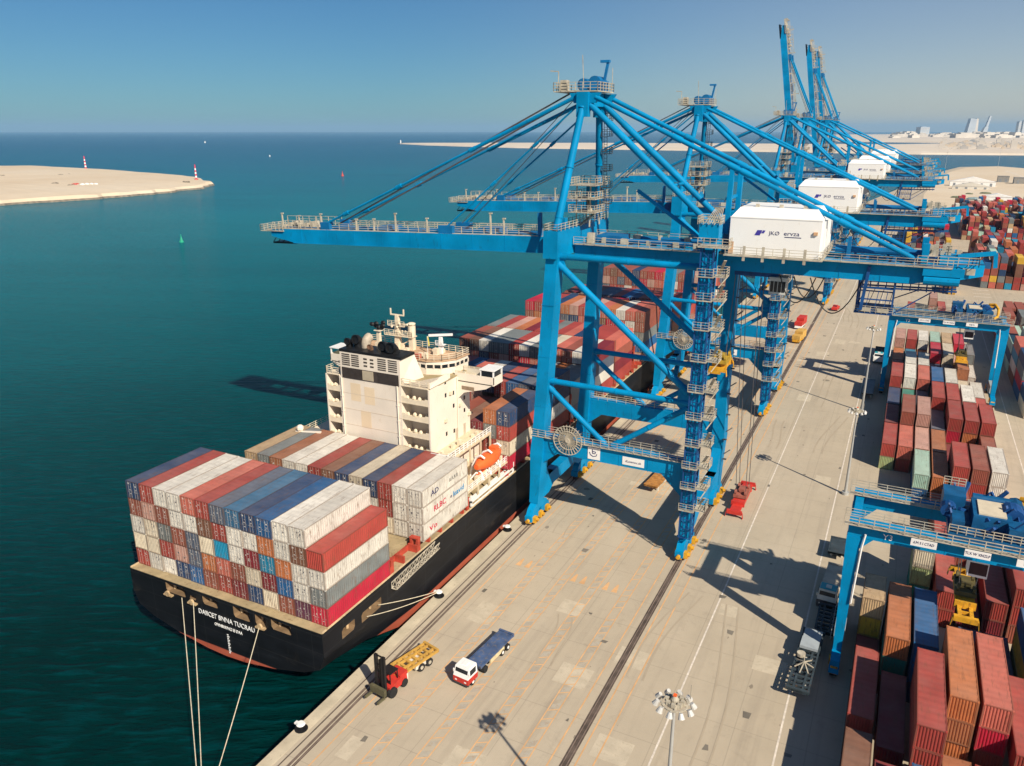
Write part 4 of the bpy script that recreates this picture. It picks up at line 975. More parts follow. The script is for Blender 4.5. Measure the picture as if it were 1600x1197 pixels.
# ------------------------------------------------------------------ ship-to-shore cranes (origin: quay level, centre of the crane along the quay)
def crane_base(root):
    def leg(name, xb, xt, s, zt, wx=1.9, wy=2.7, land=False):
        mb = MB(); yb, yt = s * 10.2, s * 8.9
        def rect(x, y, z, a, b): return [(x - a/2, y - b/2, z), (x + a/2, y - b/2, z), (x + a/2, y + b/2, z), (x - a/2, y + b/2, z)]
        def at(t): return xb + (xt - xb) * t, yb + (yt - yb) * t
        zs = [(3.2, 1.5, 2.0), (8, 1.7, 2.4), (11.8, 2.1, 2.9), (16, wx, wy), (30, wx, wy), (zt, wx, wy * .95)]
        rs = []
        for z, a, b in zs:
            x, y = at((z - 3.2) / (zt - 3.2)); rs.append(rect(x, y, z, a, b))
        mb.rings(rs)
        for z in (20, 28, 36):                      # flange seams
            x, y = at((z - 3.2) / (zt - 3.2)); mb.box(x - wx/2 - .05, x + wx/2 + .05, y - wy/2 - .05, y + wy/2 + .05, z, z + .12)
        return mb.build('leg', BLUE, root)
    for s in (-1, 1):
        leg('leg', 3.0, 5.1, s, 43.2); leg('leg', 27.7, 27.9, s, 47.3, 1.8, 2.5)
    for s in (-1, 1):
        y = s * 9.95
        # portal (sill) beam across the quay
        mb = MB(); mb.box(4.4, 26.75, y - .85, y + .85, 12.5, 15.1)
        mb.prism([(26.75, y - .8, 12.5), (23.6, y - .8, 12.5), (26.75, y - .8, 9.4)], (0, 1.6, 0)); mb.prism([(4.4, y - .8, 12.5), (6.9, y - .8, 12.5), (4.3, y - .8, 10.4)], (0, 1.6, 0))
        for x in (8, 12.5, 17, 21.5): mb.box(x, x + .1, y - .89, y + .89, 12.45, 15.14)
        mb.build('sill_beam', BLUE, root)
        mb = MB(); yo = y + s * 1.35
        mb.box(2.4, 28.6, min(y + s*.86, yo), max(y + s*.86, yo), 15.0, 15.08); mb.rail([(2.4, yo, 15.1), (28.6, yo, 15.1)], 1.15, 1.3, .075); mb.rail([(4.4, y - s*.7, 15.15), (26.7, y - s*.7, 15.15)], 1.1, 1.6, .07); mb.build('walkway', GALV, root)
        # tubes
        def tube(name, p, q, r):
            mb = MB(); mb.tube(p, q, r, n=12); m_ = Vector(p).lerp(Vector(q), .5); d = (Vector(q) - Vector(p)).normalized() * .12; mb.tube(m_ - d, m_ + d, r + .05, n=12)
            p_ = Vector(p); e = (Vector(q) - p_).normalized(); mb.tube(p_, p_ + e * 1.3, r + .07, n=12); mb.tube(Vector(q) - e * 1.3, Vector(q), r + .07, n=12)
            shade_auto(mb.build(name, BLUE, root), 50)
        yt = s * 9.0; ym = s * 9.6
        tube('tie_tube', (5.6, yt, 43.3), (27.4, yt, 43.2), .47)
        tube('tie_tube', (4.6, ym, 24.0), (26.9, ym, 23.7), .45)
        tube('brace_tube', (5.6, s * 9.05, 42.3), (26.6, s * 9.55, 25.2), .5)
        tube('brace_tube', (4.5, s * 9.65, 23.2), (14.4, s * 9.9, 15.2), .42)
        tube('brace_tube', (26.7, s * 9.65, 23.0), (15.6, s * 9.9, 15.2), .42)
        mb = MB(); mb.prism([(26.8, ym - .25, 26.6), (25.2, ym - .25, 25.6), (24.9, ym - .25, 23.4), (26.8, ym - .25, 21.4)], (0, .5, 0)); mb.prism([(4.7, s*9 - .25, 44.6), (6.6, s*9 - .25, 43.3), (6.8, s*9 - .25, 41.6), (4.7, s*9 - .25, 41.4)], (0, .5, 0)); mb.build('gusset', BLUE, root)
    # sea-side and land-side beams along the quay
    mb = MB(); mb.box(4.1, 6.1, -10.7, 10.7, 43.2, 47.0); mb.box(3.95, 6.25, -10.8, -10.72, 43.1, 47.1); mb.box(3.95, 6.25, 10.72, 10.8, 43.1, 47.1); mb.build('portal_beam', BLUE, root)
    mb = MB(); mb.rail([(4.1, -10.7, 47.0), (6.1, -10.7, 47.0), (6.1, 10.7, 47.0)], 1.1, 1.5, .08); mb.rail([(4.1, -10.7, 47), (4.1, 10.7, 47)], 1.1, 1.5, .08); mb.build('railing', GALV, root)
    mb = MB(); mb.box(27.0, 28.6, -10.2, 10.2, 45.2, 47.4); mb.box(26.6, 29.2, -10.6, -8.4, 47.4, 49.2); mb.box(26.6, 29.2, 8.4, 10.6, 47.4, 49.2); mb.build('portal_beam', BLUE, root)
    for xb in (3.0, 27.7):
        mb = MB(); a = 1.5
        mb.box(xb - .75, xb + .75, -8.6, 8.6, 4.4, 6.6)
        for s in (-1, 1):
            mb.prism([(xb - .72, s * 8.9, 3.4), (xb - .72, s * 8.9, 10.5), (xb - .72, s * 6.6, 6.6), (xb - .72, s * 4.6, 6.6), (xb - .72, s * 4.6, 4.4), (xb - .72, s * 6.6, 3.4)], (1.44, 0, 0))
        mb.build('equaliser_beam', BLUE, root)
        for s in (-1, 1):
            mb = MB(); yc = s * 9.75
            mb.prism([(xb - .55, yc - 3.2, 1.5), (xb - .55, yc - 2.6, 2.5), (xb - .55, yc - .9, 3.4), (xb - .55, yc + .9, 3.4), (xb - .55, yc + 2.6, 2.5), (xb - .55, yc + 3.2, 1.5), (xb - .55, yc + 2.2, 1.3), (xb - .55, yc, 2.0), (xb - .55, yc - 2.2, 1.3)], (1.1, 0, 0))
            for k in (-1, 1): mb.box(xb - .6, xb + .6, yc + k * 1.9 - 1.55, yc + k * 1.9 + 1.55, .7, 1.7)
            bog = mb.build('bogie', BLUE, root)
            mb = MB()
            for k in (-3, -1.15, 1.15, 3): mb.tube((xb - .2, yc + k, .42), (xb + .2, yc + k, .42), .4, n=12)
            mb.build('wheel', DGREY, bog)
            mb = MB()
            for k in (-2.6, -.4, 2.2): mb.box(xb + .6, xb + 1.15, yc + k - .4, yc + k + .45, .5, 1.5); mb.tube((xb + .6, yc + k, 1.1), (xb + 1.5, yc + k, 1.1), .3, n=8)
            for k in (-1.5, 1.6): mb.box(xb - 1.0, xb - .6, yc + k - .35, yc + k + .35, .5, 1.3)
            mb.build('drive_motor', YELLOW, bog)
            mb = MB(); ye = yc + s * 3.4; mb.box(xb - .45, xb + .45, min(ye - s*.9, ye), max(ye - s*.9, ye), .45, 1.5); mb.tube((xb, ye, .95), (xb, ye + s * .55, .95), .3, n=10); mb.build('buffer', YELLOW, bog)
    # lift tower and landings on the front land leg
    mb = MB(); x0, x1, y0, y1 = 27.4, 29.1, -13.0, -11.3
    def ty(z): return (z - 3) / 44 * .9
    for x in (x0, x1):
        for y in (y0, y1): mb.beam((x, y, 4.0), (x, y + ty(46), 46.5), .16)
    z = 4.0; k = 0
    while z < 46:
        o_ = ty(z); o2 = ty(z + 1.5)
        for a, b_ in (((x0, y0), (x1, y0)), ((x1, y0), (x1, y1)), ((x1, y1), (x0, y1))):
            mb.beam((a[0], a[1] + o_, z), (b_[0], b_[1] + o_, z), .1)
            if k % 2 == 0: mb.beam((a[0], a[1] + o_, z), (b_[0], b_[1] + o2, z + 1.5), .07)
            else: mb.beam((b_[0], b_[1] + o_, z), (a[0], a[1] + o2, z + 1.5), .07)
        z += 1.5; k += 1
    for i in range(3): x = x0 + .5 + i * .5; mb.beam((x, y0 + .1, 4), (x, y0 + .1 + ty(46), 46), .06)
    lt = mb.build('lift_tower', NAVY, root)
    mb = MB(); mb.prism([(x0 + .15, y0 + .5, 4), (x1 - .15, y0 + .5, 4), (x1 - .15, y1 - .15, 4), (x0 + .15, y1 - .15, 4)], (0, .85, 41.5)); mb.build('lift_shaft', BLUE, lt)
    for i, z in enumerate((8.6, 12, 15.2, 18.6, 22.6, 26.6, 31, 35.4, 39.4, 42.6)):
        mb = MB(); o_ = ty(z); ya, yb = y0 + .2 + o_, y1 + o_ + .9; xa, xb = x1 + .1, x1 + 1.7
        mb.box(xa, xb, ya, yb, z - .08, z); mb.rail([(xa, ya, z), (xb, ya, z), (xb, yb, z), (xa, yb, z)], 1.1, .9, .075); mb.beam((xa + .3, yb, z), (xa + 1.4, ya + .2, z + 2.2), .4, .08); mb.beam((xb, yb - .1, z - .05), (xb - .8, ya, z - 1.4), .1)
        mb.rail([(x0 - .2, y0 + o_ - .5, z), (x1 + .3, y0 + o_ - .5, z)], 1.1, .9, .06); mb.box(x0 - .2, x1 + .3, y0 + o_ - .55, y0 + o_ - .05, z - .08, z)
        mb.build('landing', GALV, root)
    mb = MB(); mb.box(27.0, 31.0, -12.6, -10.7, 46.4, 46.6); mb.rail([(27.0, -12.6, 46.6), (31.0, -12.6, 46.6), (31.0, -10.6, 46.6)], 1.1, .8, .08)
    mb.rail([(26.4, -10.8, 49.2), (29.3, -10.8, 49.2), (29.3, -8.2, 49.2), (26.4, -8.2, 49.2), (26.4, -10.8, 49.2)], 1.1, .7, .09)
    for k in range(7): mb.beam((27 + k * .35, -9.6, 49.2), (28.2 + .15 * k, -8.9 + .1 * k, 51.2), .08)
    mb.build('landing', GALV, root)
    mb = MB()                                                        # light stair zigzag on the rear land leg
    for i in range(9): mb.box(28.7, 29.3, 9.2 - 1.2 * (i % 2), 9.6 - 1.2 * (i % 2), 8 + i * 4, 8.15 + i * 4); mb.tube((28.9, 9.6, 9 + i * 4), (29.6, 10.6, 9.4 + i * 4), .09, n=6)
    mb.build('floodlight_bracket', DGREY, root)
    # cable reel
    mb = MB(); cx, cz, y = 8.9, 15.4, -11.5; n = 26
    for i in range(n):
        a = 2 * math.pi * i / n; mb.beam((cx, y, cz), (cx + 2.35 * math.cos(a), y, cz + 2.35 * math.sin(a)), .08)
        b_ = 2 * math.pi * (i + 1) / n
        for rr_ in (2.35, 1.5): mb.beam((cx + rr_ * math.cos(a), y - .1, cz + rr_ * math.sin(a)), (cx + rr_ * math.cos(b_), y - .1, cz + rr_ * math.sin(b_)), .1)
        mb.beam((cx, y + .5, cz), (cx + 2.35 * math.cos(a + .1), y + .5, cz + 2.35 * math.sin(a + .1)), .08)
    mb.tube((cx, y - .25, cz), (cx, y + 1.0, cz), .35, n=10); mb.build('cable_reel', GALV, root)
    # sign boards on the front sill
    mb = MB(); mb.box(12.0, 14.0, -10.87, -10.83, 12.75, 14.7); s1 = mb.build('sign_board', WHITE, root)
    mb = MB(); pts = [Vector((12.3, -10.89, 13.9)), Vector((12.45, -10.89, 13.5)), Vector((12.9, -10.89, 13.25)), Vector((13.4, -10.89, 13.4)), Vector((13.5, -10.89, 13.75))]; mb.path(pts, .05)
    mb.path([Vector((12.75, -10.89, 14.4)), Vector((12.8, -10.89, 13.75)), Vector((13.2, -10.89, 13.75)), Vector((13.3, -10.89, 14.05)), Vector((12.85, -10.89, 14.1))], .05); mb.build('logo', LETN, s1)
    mb = MB(); mb.box(17.6, 21.0, -10.87, -10.83, 12.9, 14.2); s2 = mb.build('sign_board', WHITE, root)
    text('lettering', 'dLsssmnc.ab', .5, LETN, s2, (19.3, -10.88, 13.5), (R(90), 0, 0), .01)
    # A-frame
    for s in (-1, 1):
        mb = MB(); mb.tube((5.2, s * 8.9, 47.0), (6.7, s * 3.4, 64.6), .6, .52, n=14)
        for t in (.1, .5, .97): p = Vector((5.2, s*8.9, 47)).lerp(Vector((6.7, s*3.4, 64.6)), t); mb.tube(p, p + Vector((.02, -s*.06, .2)), .66, n=14)
        shade_auto(mb.build('mast_leg', BLUE, root), 50)
    mb = MB(); mb.box(6.0, 7.6, -3.9, 3.9, 64.4, 66.2); mb.box(5.9, 7.7, -4.0, -2.9, 62.9, 66.3); mb.box(5.9, 7.7, 2.9, 4.0, 62.9, 66.3)
    for s in (-1, 1): mb.prism([(4.6, s*3.2 - .3, 66.2), (9.4, s*3.2 - .3, 66.2), (8.6, s*3.2 - .3, 64.8), (5.3, s*3.2 - .3, 64.8)], (0, .6, 0))
    mb.build('mast_head', BLUE, root)
    mb = MB(); mb.box(2.0, 8.9, -3.4, 3.4, 66.35, 66.5); mb.rail([(2.0, -3.4, 66.5), (8.9, -3.4, 66.5), (8.9, 3.4, 66.5), (2.0, 3.4, 66.5), (2.0, -3.4, 66.5)], 1.2, 1.0, .09); pf = mb.build('mast_platform', GALV, root)
    mb = MB(); mb.box(6.2, 8.8, -1.2, 1.4, 66.4, 67.9); mb.tube((5.8, -1.4, 67.4), (5.8, 1.4, 67.4), .9, n=12); mb.tube((7.6, -1.4, 67.6), (7.6, 1.4, 67.6), 1.0, n=12); mb.beam((8.6, 0, 67.8), (9.1, 0, 70.4), .35); mb.box(8.0, 9.4, -.3, .3, 70.4, 70.75); mb.build('sheave_block', BLUE_D, root)
    mb = MB(); mb.beam((2.6, -3.0, 66.4), (2.6, -3.0, 69.2), .1); mb.beam((2.6, -3.0, 69.2), (1.3, -3.0, 69.3), .14); mb.beam((6.2, -2, 67), (5.9, -2, 71.4), .08); mb.beam((8.7, 3.2, 66.4), (8.7, 3.2, 69.9), .07); mb.box(3.0, 4.0, -3.3, -2.2, 66.5, 68.0); mb.build('beacon_post', GALV, root)
    mb = MB()                                                        # mast ladder and cages on the far leg
    for t in (.15, .3, .45, .6, .75, .88):
        p = Vector((5.2, 8.9, 47)).lerp(Vector((6.7, 3.4, 64.6)), t); mb.box(p.x + .5, p.x + 1.9, p.y - .5, p.y + .9, p.z - .08, p.z); mb.rail([(p.x + .5, p.y - .5, p.z), (p.x + 1.9, p.y - .5, p.z), (p.x + 1.9, p.y + .9, p.z)], 1.0, .7, .08)
    a = Vector((6.0, 8.9, 47)); b_ = Vector((7.5, 3.4, 64.6))
    for dx in (0, .5): mb.beam(a + Vector((dx, 0, 0)), b_ + Vector((dx, 0, 0)), .08)
    for i in range(34): p = a.lerp(b_, i / 34); mb.beam(p, p + Vector((.5, 0, 0)), .06)
    mb.build('mast_ladder', DGREY, root)
    mb = MB()                                                        # access tower between the mast legs
    for x in (5.7, 7.9):
        for y in (-2.4, 1.8): mb.beam((x, y, 47), (x, y, 53.4), .16)
    for z in (49.2, 51.2, 53.2):
        mb.box(4.8, 9.0, -3.4, 2.8, z - .08, z); mb.rail([(4.8, -3.4, z), (9.0, -3.4, z), (9.0, 2.8, z), (4.8, 2.8, z), (4.8, -3.4, z)], 1.1, 1, .08)
    mb.beam((6, -1.8, 47), (7.8, 1.4, 49.2), .6, .1); mb.beam((7.8, -1.8, 49.2), (6, 1.4, 51.2), .6, .1); mb.build('access_tower', GALV, root)
    mb = MB(); mb.tube((6.6, 1.2, 49.3), (6.6, 1.2, 53.0), .75, n=12); mb.box(4.3, 5.6, -6.6, -5.6, 47.05, 48.6); mb.build('hoist_cabinet', BLUE, root)
    # back stays
    for s in (-1, 1):
        mb = MB(); p, q = Vector((7.7, s * 3.1, 64.6)), Vector((27.4, s * 3.6, 47.6)); d = (q - p).normalized()
        mb.tube(p, q, .46, n=12); mb.tube(p + d * 4, p + d * 17, .52, n=12); mb.tube(q - d * 1.2, q, .58, n=12); shade_auto(mb.build('back_stay', BLUE, root), 50)
        mb = MB(); p, q = Vector((8.6, s * 3.3, 65.6)), Vector((52.6, s * 3.2, 45.4)); m_ = p.lerp(q, .46)
        mb.tube(p, q, .34, n=10); d = (q - p).normalized()
        for t in (.28, .46, .5, .8): c_ = p.lerp(q, t); mb.tube(c_ - d * .7, c_ + d * .7, .44, n=10)
        shade_auto(mb.build('rear_stay', BLUE, root), 50)
        mb = MB(); mb.beam((m_.x - .2, s * 3.3, 47.2), (m_.x, s * 3.25, m_.z), .75, .75, w2=.6, h2=.6); mb.build('king_post', BLUE, root)
    mb = MB(); mb.tube((15, -1.6, 52.6), (24.6, -1.6, 46.4), .28, n=8); mb.beam((28.4, -3.3, 52), (28.4, 3.3, 52), .4); mb.beam((28.4, -3.3, 56), (28.4, 3.3, 56), .4); mb.tube((20.5, -3.4, 53.5), (20.5, 3.4, 53.5), .22); mb.build('brace_tube', BLUE, root)
    # rear girder
    for s in (-1, 1):
        mb = MB(); y0, y1 = (-4.0, -2.9) if s < 0 else (2.9, 4.0)
        mb.box(6.2, 52.6, y0, y1, 42.3, 44.7); mb.hexa([(52.6, y0, 42.3), (57.4, y0, 43.2), (57.4, y1, 43.2), (52.6, y1, 42.3)], [(52.6, y0, 44.7), (57.4, y0, 44.7), (57.4, y1, 44.7), (52.6, y1, 44.7)])
        for x in range(9, 52, 5): mb.box(x, x + .1, y0 - .05 if s < 0 else y0, y1 if s < 0 else y1 + .05, 42.25, 44.75)
        g = mb.build('girder', BLUE, root)
        ye = y0 - 1.0 if s < 0 else y1 + 1.0
        mb = MB(); mb.box(6.4, 57, min(ye, y0 if s < 0 else y1), max(ye, y0 if s < 0 else y1), 44.6, 44.7); mb.rail([(6.4, ye, 44.7), (28.5, ye, 44.7)], 1.1, 1.6, .075)
        mb.rail([(29.6, ye, 44.7), (41.6, ye, 44.7)], 1.0, 1.9, .07); mb.rail([(42, ye, 44.7), (57, ye, 44.7)], 1.0, 1.9, .07); mb.build('walkway', GALV, root)
    mb = MB()
    for x in (8, 14, 20, 26, 44, 50): mb.box(x, x + .5, -2.9, 2.9, 43.6, 44.4)
    mb.box(9, 13, -2, 2, 44.8, 45.8); mb.tube((14, -2.2, 45.3), (26, -2.2, 45.3), .3); mb.tube((14, 1.5, 45.3), (26, 1.5, 45.3), .3); mb.tube((43, -1.6, 45.9), (54, -1.6, 45.9), .45, n=10); mb.tube((43, 2.2, 45.6), (54, 2.2, 45.6), .3); mb.beam((44.8, -3.4, 44.7), (44.8, -3.4, 47.2), .5, .3); mb.beam((44.4, 3.4, 44.7), (44.4, 3.4, 47.0), .5, .3)
    for k in range(16): x = 43 + k * .8; mb.box(x, x + .3, -2.6 + (k * 37 % 5), -2.2 + (k * 37 % 5), 44.7, 45.1 + (k * 13 % 7) * .12)
    mb.build('girder_gear', BLUE_D, root)
    mb = MB()
    for x, w_ in ((7.5, .8), (10, .5), (13, 1.2), (17, .4), (21, .9), (24, .5)): mb.box(x, x + w_, -2.6, -1.9, 44.75, 45.5); mb.box(x + .7, x + .7 + w_, 1.2, 2.2, 44.75, 45.7)
    mb.box(8.2, 9.2, -4.0, -3.2, 44.75, 46.3); mb.build('electrical_box', GALV, root)
    # machinery house
    mb = MB(); a, b_, y0, y1 = 29.7, 41.4, -6.0, 5.6
    mb.hexa([(a, y0, 44.95), (b_, y0, 44.95), (b_, y1, 44.95), (a, y1, 44.95)], [(a, y0, 49.9), (b_, y0, 49.9), (b_, y1, 49.9), (a, y1, 49.9)])
    mb.hexa([(a + .02, y0 + .02, 49.9), (b_ - .02, y0 + .02, 49.9), (b_ - .02, y1 - .02, 49.9), (a + .02, y1 - .02, 49.9)], [(a + .9, y0 + 1.5, 51.1), (b_ - .9, y0 + 1.5, 51.1), (b_ - .9, y1 - 1.5, 51.1), (a + .9, y1 - 1.5, 51.1)])
    mb.box(a - .05, b_ + .05, y0 - .05, y0 - .001, 49.8, 49.95)
    mh = mb.build('machinery_house', paint('house_white', (.8, .79, .76), .03, .2, .5, rust=.02, rustc=(.66, .62, .54)), root)
    mb = MB()
    for y in (-4.8, -2.4, 0, 2.4, 4.6): mb.box(b_ + .002, b_ + .35, y - .35, y + .35, 45.0, 49.7)
    mb.build('wall_pilaster', WHITE, mh)
    mb = MB()
    for x in (32.4, 35.5, 38.6): mb.box(x, x + .5, y0 + 2.5, y0 + 2.9, 51.1, 51.5)
    mb.build('roof_vent', GALV, mh)
    mb = MB(); mb.box(a + .02, a + .65, y0 - .04, y0 - .001, 45.0, 46.6); mb.box(b_ - .9, b_ - .4, y0 - .25, y0 - .001, 48.0, 48.4); mb.build('electrical_box', paint('box_tan', (.6, .36, .2), .2, 1, .6), mh)
    mb = MB(); mb.box(29.3, 42, y0 - 1.1, y1 + 1, 44.75, 44.93); mb.rail([(29.5, y0 - 1.0, 44.93), (42, y0 - 1.0, 44.93), (42, y1 + 1, 44.93)], 1.1, 1.9, .07)
    for x in (32, 34.5, 37.2, 39.8): mb.beam((x, y0 - 1.0, 44.2), (x, y0 - 1.0, 46.2), .35, .12)
    mb.build('house_platform', GALV, root)
    mb = MB(); zl = 47.95; yl = y0 - .006
    mb.prism([(33.0, yl, zl - .35), (33.35, yl, zl + .35), (34.0, yl, zl + .35), (33.7, yl, zl - .35)], (0, -.02, 0)); mb.prism([(33.85, yl, zl - .05), (34.1, yl, zl + .35), (34.4, yl, zl + .32), (34.2, yl, zl - .05)], (0, -.02, 0)); mb.build('logo', paint('logo_violet', (.05, .04, .3), .1, 2, .6), mh)
    text('lettering', 'JK\u00d8', .72, LETN, mh, (35.55, yl - .01, zl), (R(90), 0, 0), .008, sx=1.1); text('lettering', 'ervza', .78, LETN, mh, (37.75, yl - .01, zl + .05), (R(90), 0, 0), .008, sx=1.2)
    mb = MB(); mb.box(36.9, 39.0, yl - .02, yl - .004, zl - .46, zl - .36); mb.build('logo', LETN, mh)
    # girder end: drums and sheave frames
    mb = MB(); mb.box(52.6, 57.6, -3.6, 3.6, 44.72, 44.95); mb.box(53.4, 54.2, -3.9, -2.9, 44.9, 47.4); mb.box(53.4, 54.2, 2.9, 3.9, 44.9, 47.4); mb.box(55.5, 57.6, -3.5, 3.5, 44.95, 46.0); mb.tube((54, -4.6, 43.0), (58, -4.6, 43.0), .55, n=10); mb.box(53.8, 58.4, -4.9, -4.0, 43.6, 44.6)
    mb.hexa([(57.6, -3.4, 43.0), (60.6, -2.4, 43.6), (60.6, 2.4, 43.6), (57.6, 3.4, 43.0)], [(57.6, -3.4, 44.8), (60.6, -2.4, 45.0), (60.6, 2.4, 45.0), (57.6, 3.4, 44.8)]); mb.beam((57.4, -3, 46), (61.5, -2.6, 46.6), .5); mb.beam((61.5, -2.6, 46.6), (61.7, -2.6, 44.8), .45)
    mb.build('girder_end', BLUE, root)
    mb = MB(); mb.rail([(53.0, -4.6, 44.95), (59.8, -4.2, 44.95), (60.4, 3, 44.95)], 1.1, 1, .08); mb.rail([(54.4, -2.6, 46.1), (57.4, -2.6, 46.1)], 1.1, .9, .07); r4 = random.Random(9)
    for k in range(14): x = r4.uniform(54, 58); y = r4.uniform(-3, 3); s = r4.uniform(.15, .4); mb.box(x - s, x + s, y - s, y + s, 46.02, 46.3 + r4.random())
    mb.box(58.2, 59.6, -3.4, -3.3, 43.8, 44.6); mb.build('railing', GALV, root)
    # hanging maintenance cage and truss walkway under the girder end
    mb = MB()
    for x in (46.6, 50.9):
        for y in (-3.6, 2.6): mb.beam((x, y, 38.0), (x, y, 42.4), .22)
    for z in (38, 39.8, 41.3):
        for y in (-3.6, 2.6): mb.beam((46.6, y, z), (50.9, y, z), .16)
        for x in (46.6, 50.9): mb.beam((x, -3.6, z), (x, 2.6, z), .16)
    mb.box(46.4, 51.1, -3.9, 2.9, 37.9, 38.06)
    for k in range(4): mb.beam((46.6 + k * 1.1, -3.6, 38), (46.9 + k * 1.1, -3.6, 41), .08); mb.beam((46.6 + k*1.3, 2.6, 38.1), (47.6 + k*1.1, 2.6, 41), .08)
    for y in (-3.4, -1.6): mb.beam((46.9, y, 41.3), (58, y, 41.6), .2); mb.beam((46.9, y, 42.1), (58, y, 42.3), .1)
    for k in range(12): x = 47 + k * .95; mb.beam((x, -3.4, 41.3), (x, -3.4, 42.2), .1); mb.beam((x, -3.4, 41.3), (x, -1.6, 41.3), .12); mb.beam((x, -1.6, 41.3), (x, -1.6, 42.2), .1)
    mb.beam((50.9, -3.6, 38), (55.2, -3.4, 41.3), .14); mb.beam((50.9, 2.6, 39), (54, -1.6, 41.3), .12); mb.beam((47.2, -4.2, 38.4), (47.6, -4.1, 44.2), .4, .3)
    mb.build('maintenance_cage', NAVY, root)
    mb = MB(); mb.rail([(46.4, -3.95, 38.06), (51.1, -3.95, 38.06)], .9, .6, .07); mb.box(47.0, 48.4, -4.0, -3.94, 38.2, 38.75); mb.box(49.2, 50.6, -4.0, -3.94, 38.2, 38.75); mb.build('cage_railing', GALV, root)
    mb = MB()                                                        # festoon cable loops
    for x0, x1, dz in ((36.6, 41.2, 3.6), (40.5, 46.9, 4.6), (38.4, 42.2, 2.8)):
        pts = []
        for i in range(15): t = i / 14; pts.append(Vector((x0 + (x1 - x0) * t, -3.9, 42.1 - dz * (1 - (2*t - 1) ** 2))))
        mb.path(pts, .085, 6)
    mb.build('festoon_cable', BLACK, root)
HX, HZ = 4.0, 44.0
def crane_boom(root, up=False, ang=80):
    # built about the hinge; x runs out to sea (negative)
    rot = (0, R(ang) if up else R(-1.75), 0); loc = (HX, 0, HZ)
    def put_(mb, name, m, par=None):
        mb.build(name, m, root)
        for o in mb.objs: o.location = loc; o.rotation_euler = rot
    for s in (-1, 1):
        y0, y1 = (-3.6, -2.7) if s < 0 else (2.7, 3.6)
        mb = MB(); mb.box(-54, -.4, y0, y1, -1.1, 1.35); mb.hexa([(-59.2, y0, .0), (-54, y0, -1.1), (-54, y1, -1.1), (-59.2, y1, .0)], [(-59.2, y0, 1.2), (-54, y0, 1.35), (-54, y1, 1.35), (-59.2, y1, 1.2)])
        mb.box(-54, -.4, y0 - .12, y1 + .12, -1.2, -1.08)
        for x in range(-52, -2, 6): mb.box(x, x + .1, y0 - .05, y1 + .05, -1.05, 1.4)
        put_(mb, 'boom_girder', BLUE)
        ye = y0 + .1 if s < 0 else y1 - .1
        mb = MB(); mb.box(-58, -1.5, min(ye, ye - s*.9), max(ye, ye - s*.9), 1.36, 1.42); mb.rail([(-46, ye - s * .9, 1.42), (-1.6, ye - s * .9, 1.42)], 1.05, 2.1, .09)
        if s > 0: mb.rail([(-46, ye, 1.42), (-1.6, ye, 1.42)], 1.05, 2.1, .1)
        put_(mb, 'boom_walkway', GALV)
    mb = MB()
    for x in range(-56, 0, 5): mb.box(x, x + .5, -2.7, 2.7, .2, .9)
    for y in (-1.7, -.6, .9, 1.9): mb.tube((-57, y, 1.5), (-2, y, 1.5), .12, n=6)
    mb.box(-47.5, -45.5, -3.4, -2.2, 1.3, 2.7); mb.box(-47.5, -45.5, 2.2, 3.4, 1.3, 2.7); mb.box(-22.5, -19.8, -3.5, -2.4, 1.3, 2.6); mb.box(-22.5, -19.8, 2.4, 3.5, 1.3, 2.6); mb.box(-4.2, -3.6, -3.5, -3.0, 1.3, 5.0); mb.box(-3, .3, -3.3, 3.3, -1.0, .9)
    mb.box(-36, -33, -1.4, 1.4, 1.4, 2.1); mb.box(-16, -12, -1.4, 1.4, 1.4, 2.2)
    put_(mb, 'boom_crossbeam', BLUE_D)
    mb = MB()
    for x, h in ((-57, 2.6), (-53, 2.2), (-47.9, 2.6), (-31.6, 2.9), (-25.2, 2.2), (-13.0, 3.2), (-10.6, 2.4), (-40, 1.8), (-36.2, 1.9)):
        mb.beam((x, -2.6, 1.4), (x, -2.6, 1.4 + h), .3, .22, w2=.2, h2=.2); mb.box(x - .2, x + .35, -2.75, -2.45, 1.4 + h, 1.6 + h)
    put_(mb, 'boom_post', GALV)
    mb = MB(); mb.box(-61.5, -56, -3.9, 3.9, .9, 1.05); mb.rail([(-56, -3.9, 1.05), (-61.5, -3.9, 1.05), (-61.5, 3.9, 1.05), (-56, 3.9, 1.05)], 1.1, .9, .09); mb.box(-58.8, -48, -3.5, -2.3, 1.42, 1.5); mb.rail([(-58.8, -3.4, 1.5), (-48, -3.4, 1.5)], 1.1, 1.4, .09); mb.rail([(-55, -3.4, 1.5), (-48.2, -3.4, 1.5)], 2.3, 6.7, .1, mids=0); mb.rail([(-59, 3.4, 1.5), (-48, 3.4, 1.5)], 1.6, 1.4, .09)
    for k in range(7): mb.box(-58 + k * 1.3, -57.4 + k * 1.3, -1.5, .5, 1.3, 2.0 + .3 * (k % 3))
    put_(mb, 'boom_tip_platform', GALV)
    mb = MB(); mb.box(-60, -54.5, -2.5, 2.5, -1.5, -1.2)
    for k in range(5): mb.beam((-60 + k * 1.2, -2.4, -1.2), (-59 + k * 1.2, -2.0, .1), .12)
    put_(mb, 'boom_tip_buffer', BLACK)
    mb = MB(); mb.box(-3.4, -.2, -3.75, -3.62, -1.2, 1.0); mb.box(-2.4, -.6, -4.0, -3.7, .3, 1.2); put_(mb, 'hinge_plate', NAVY)
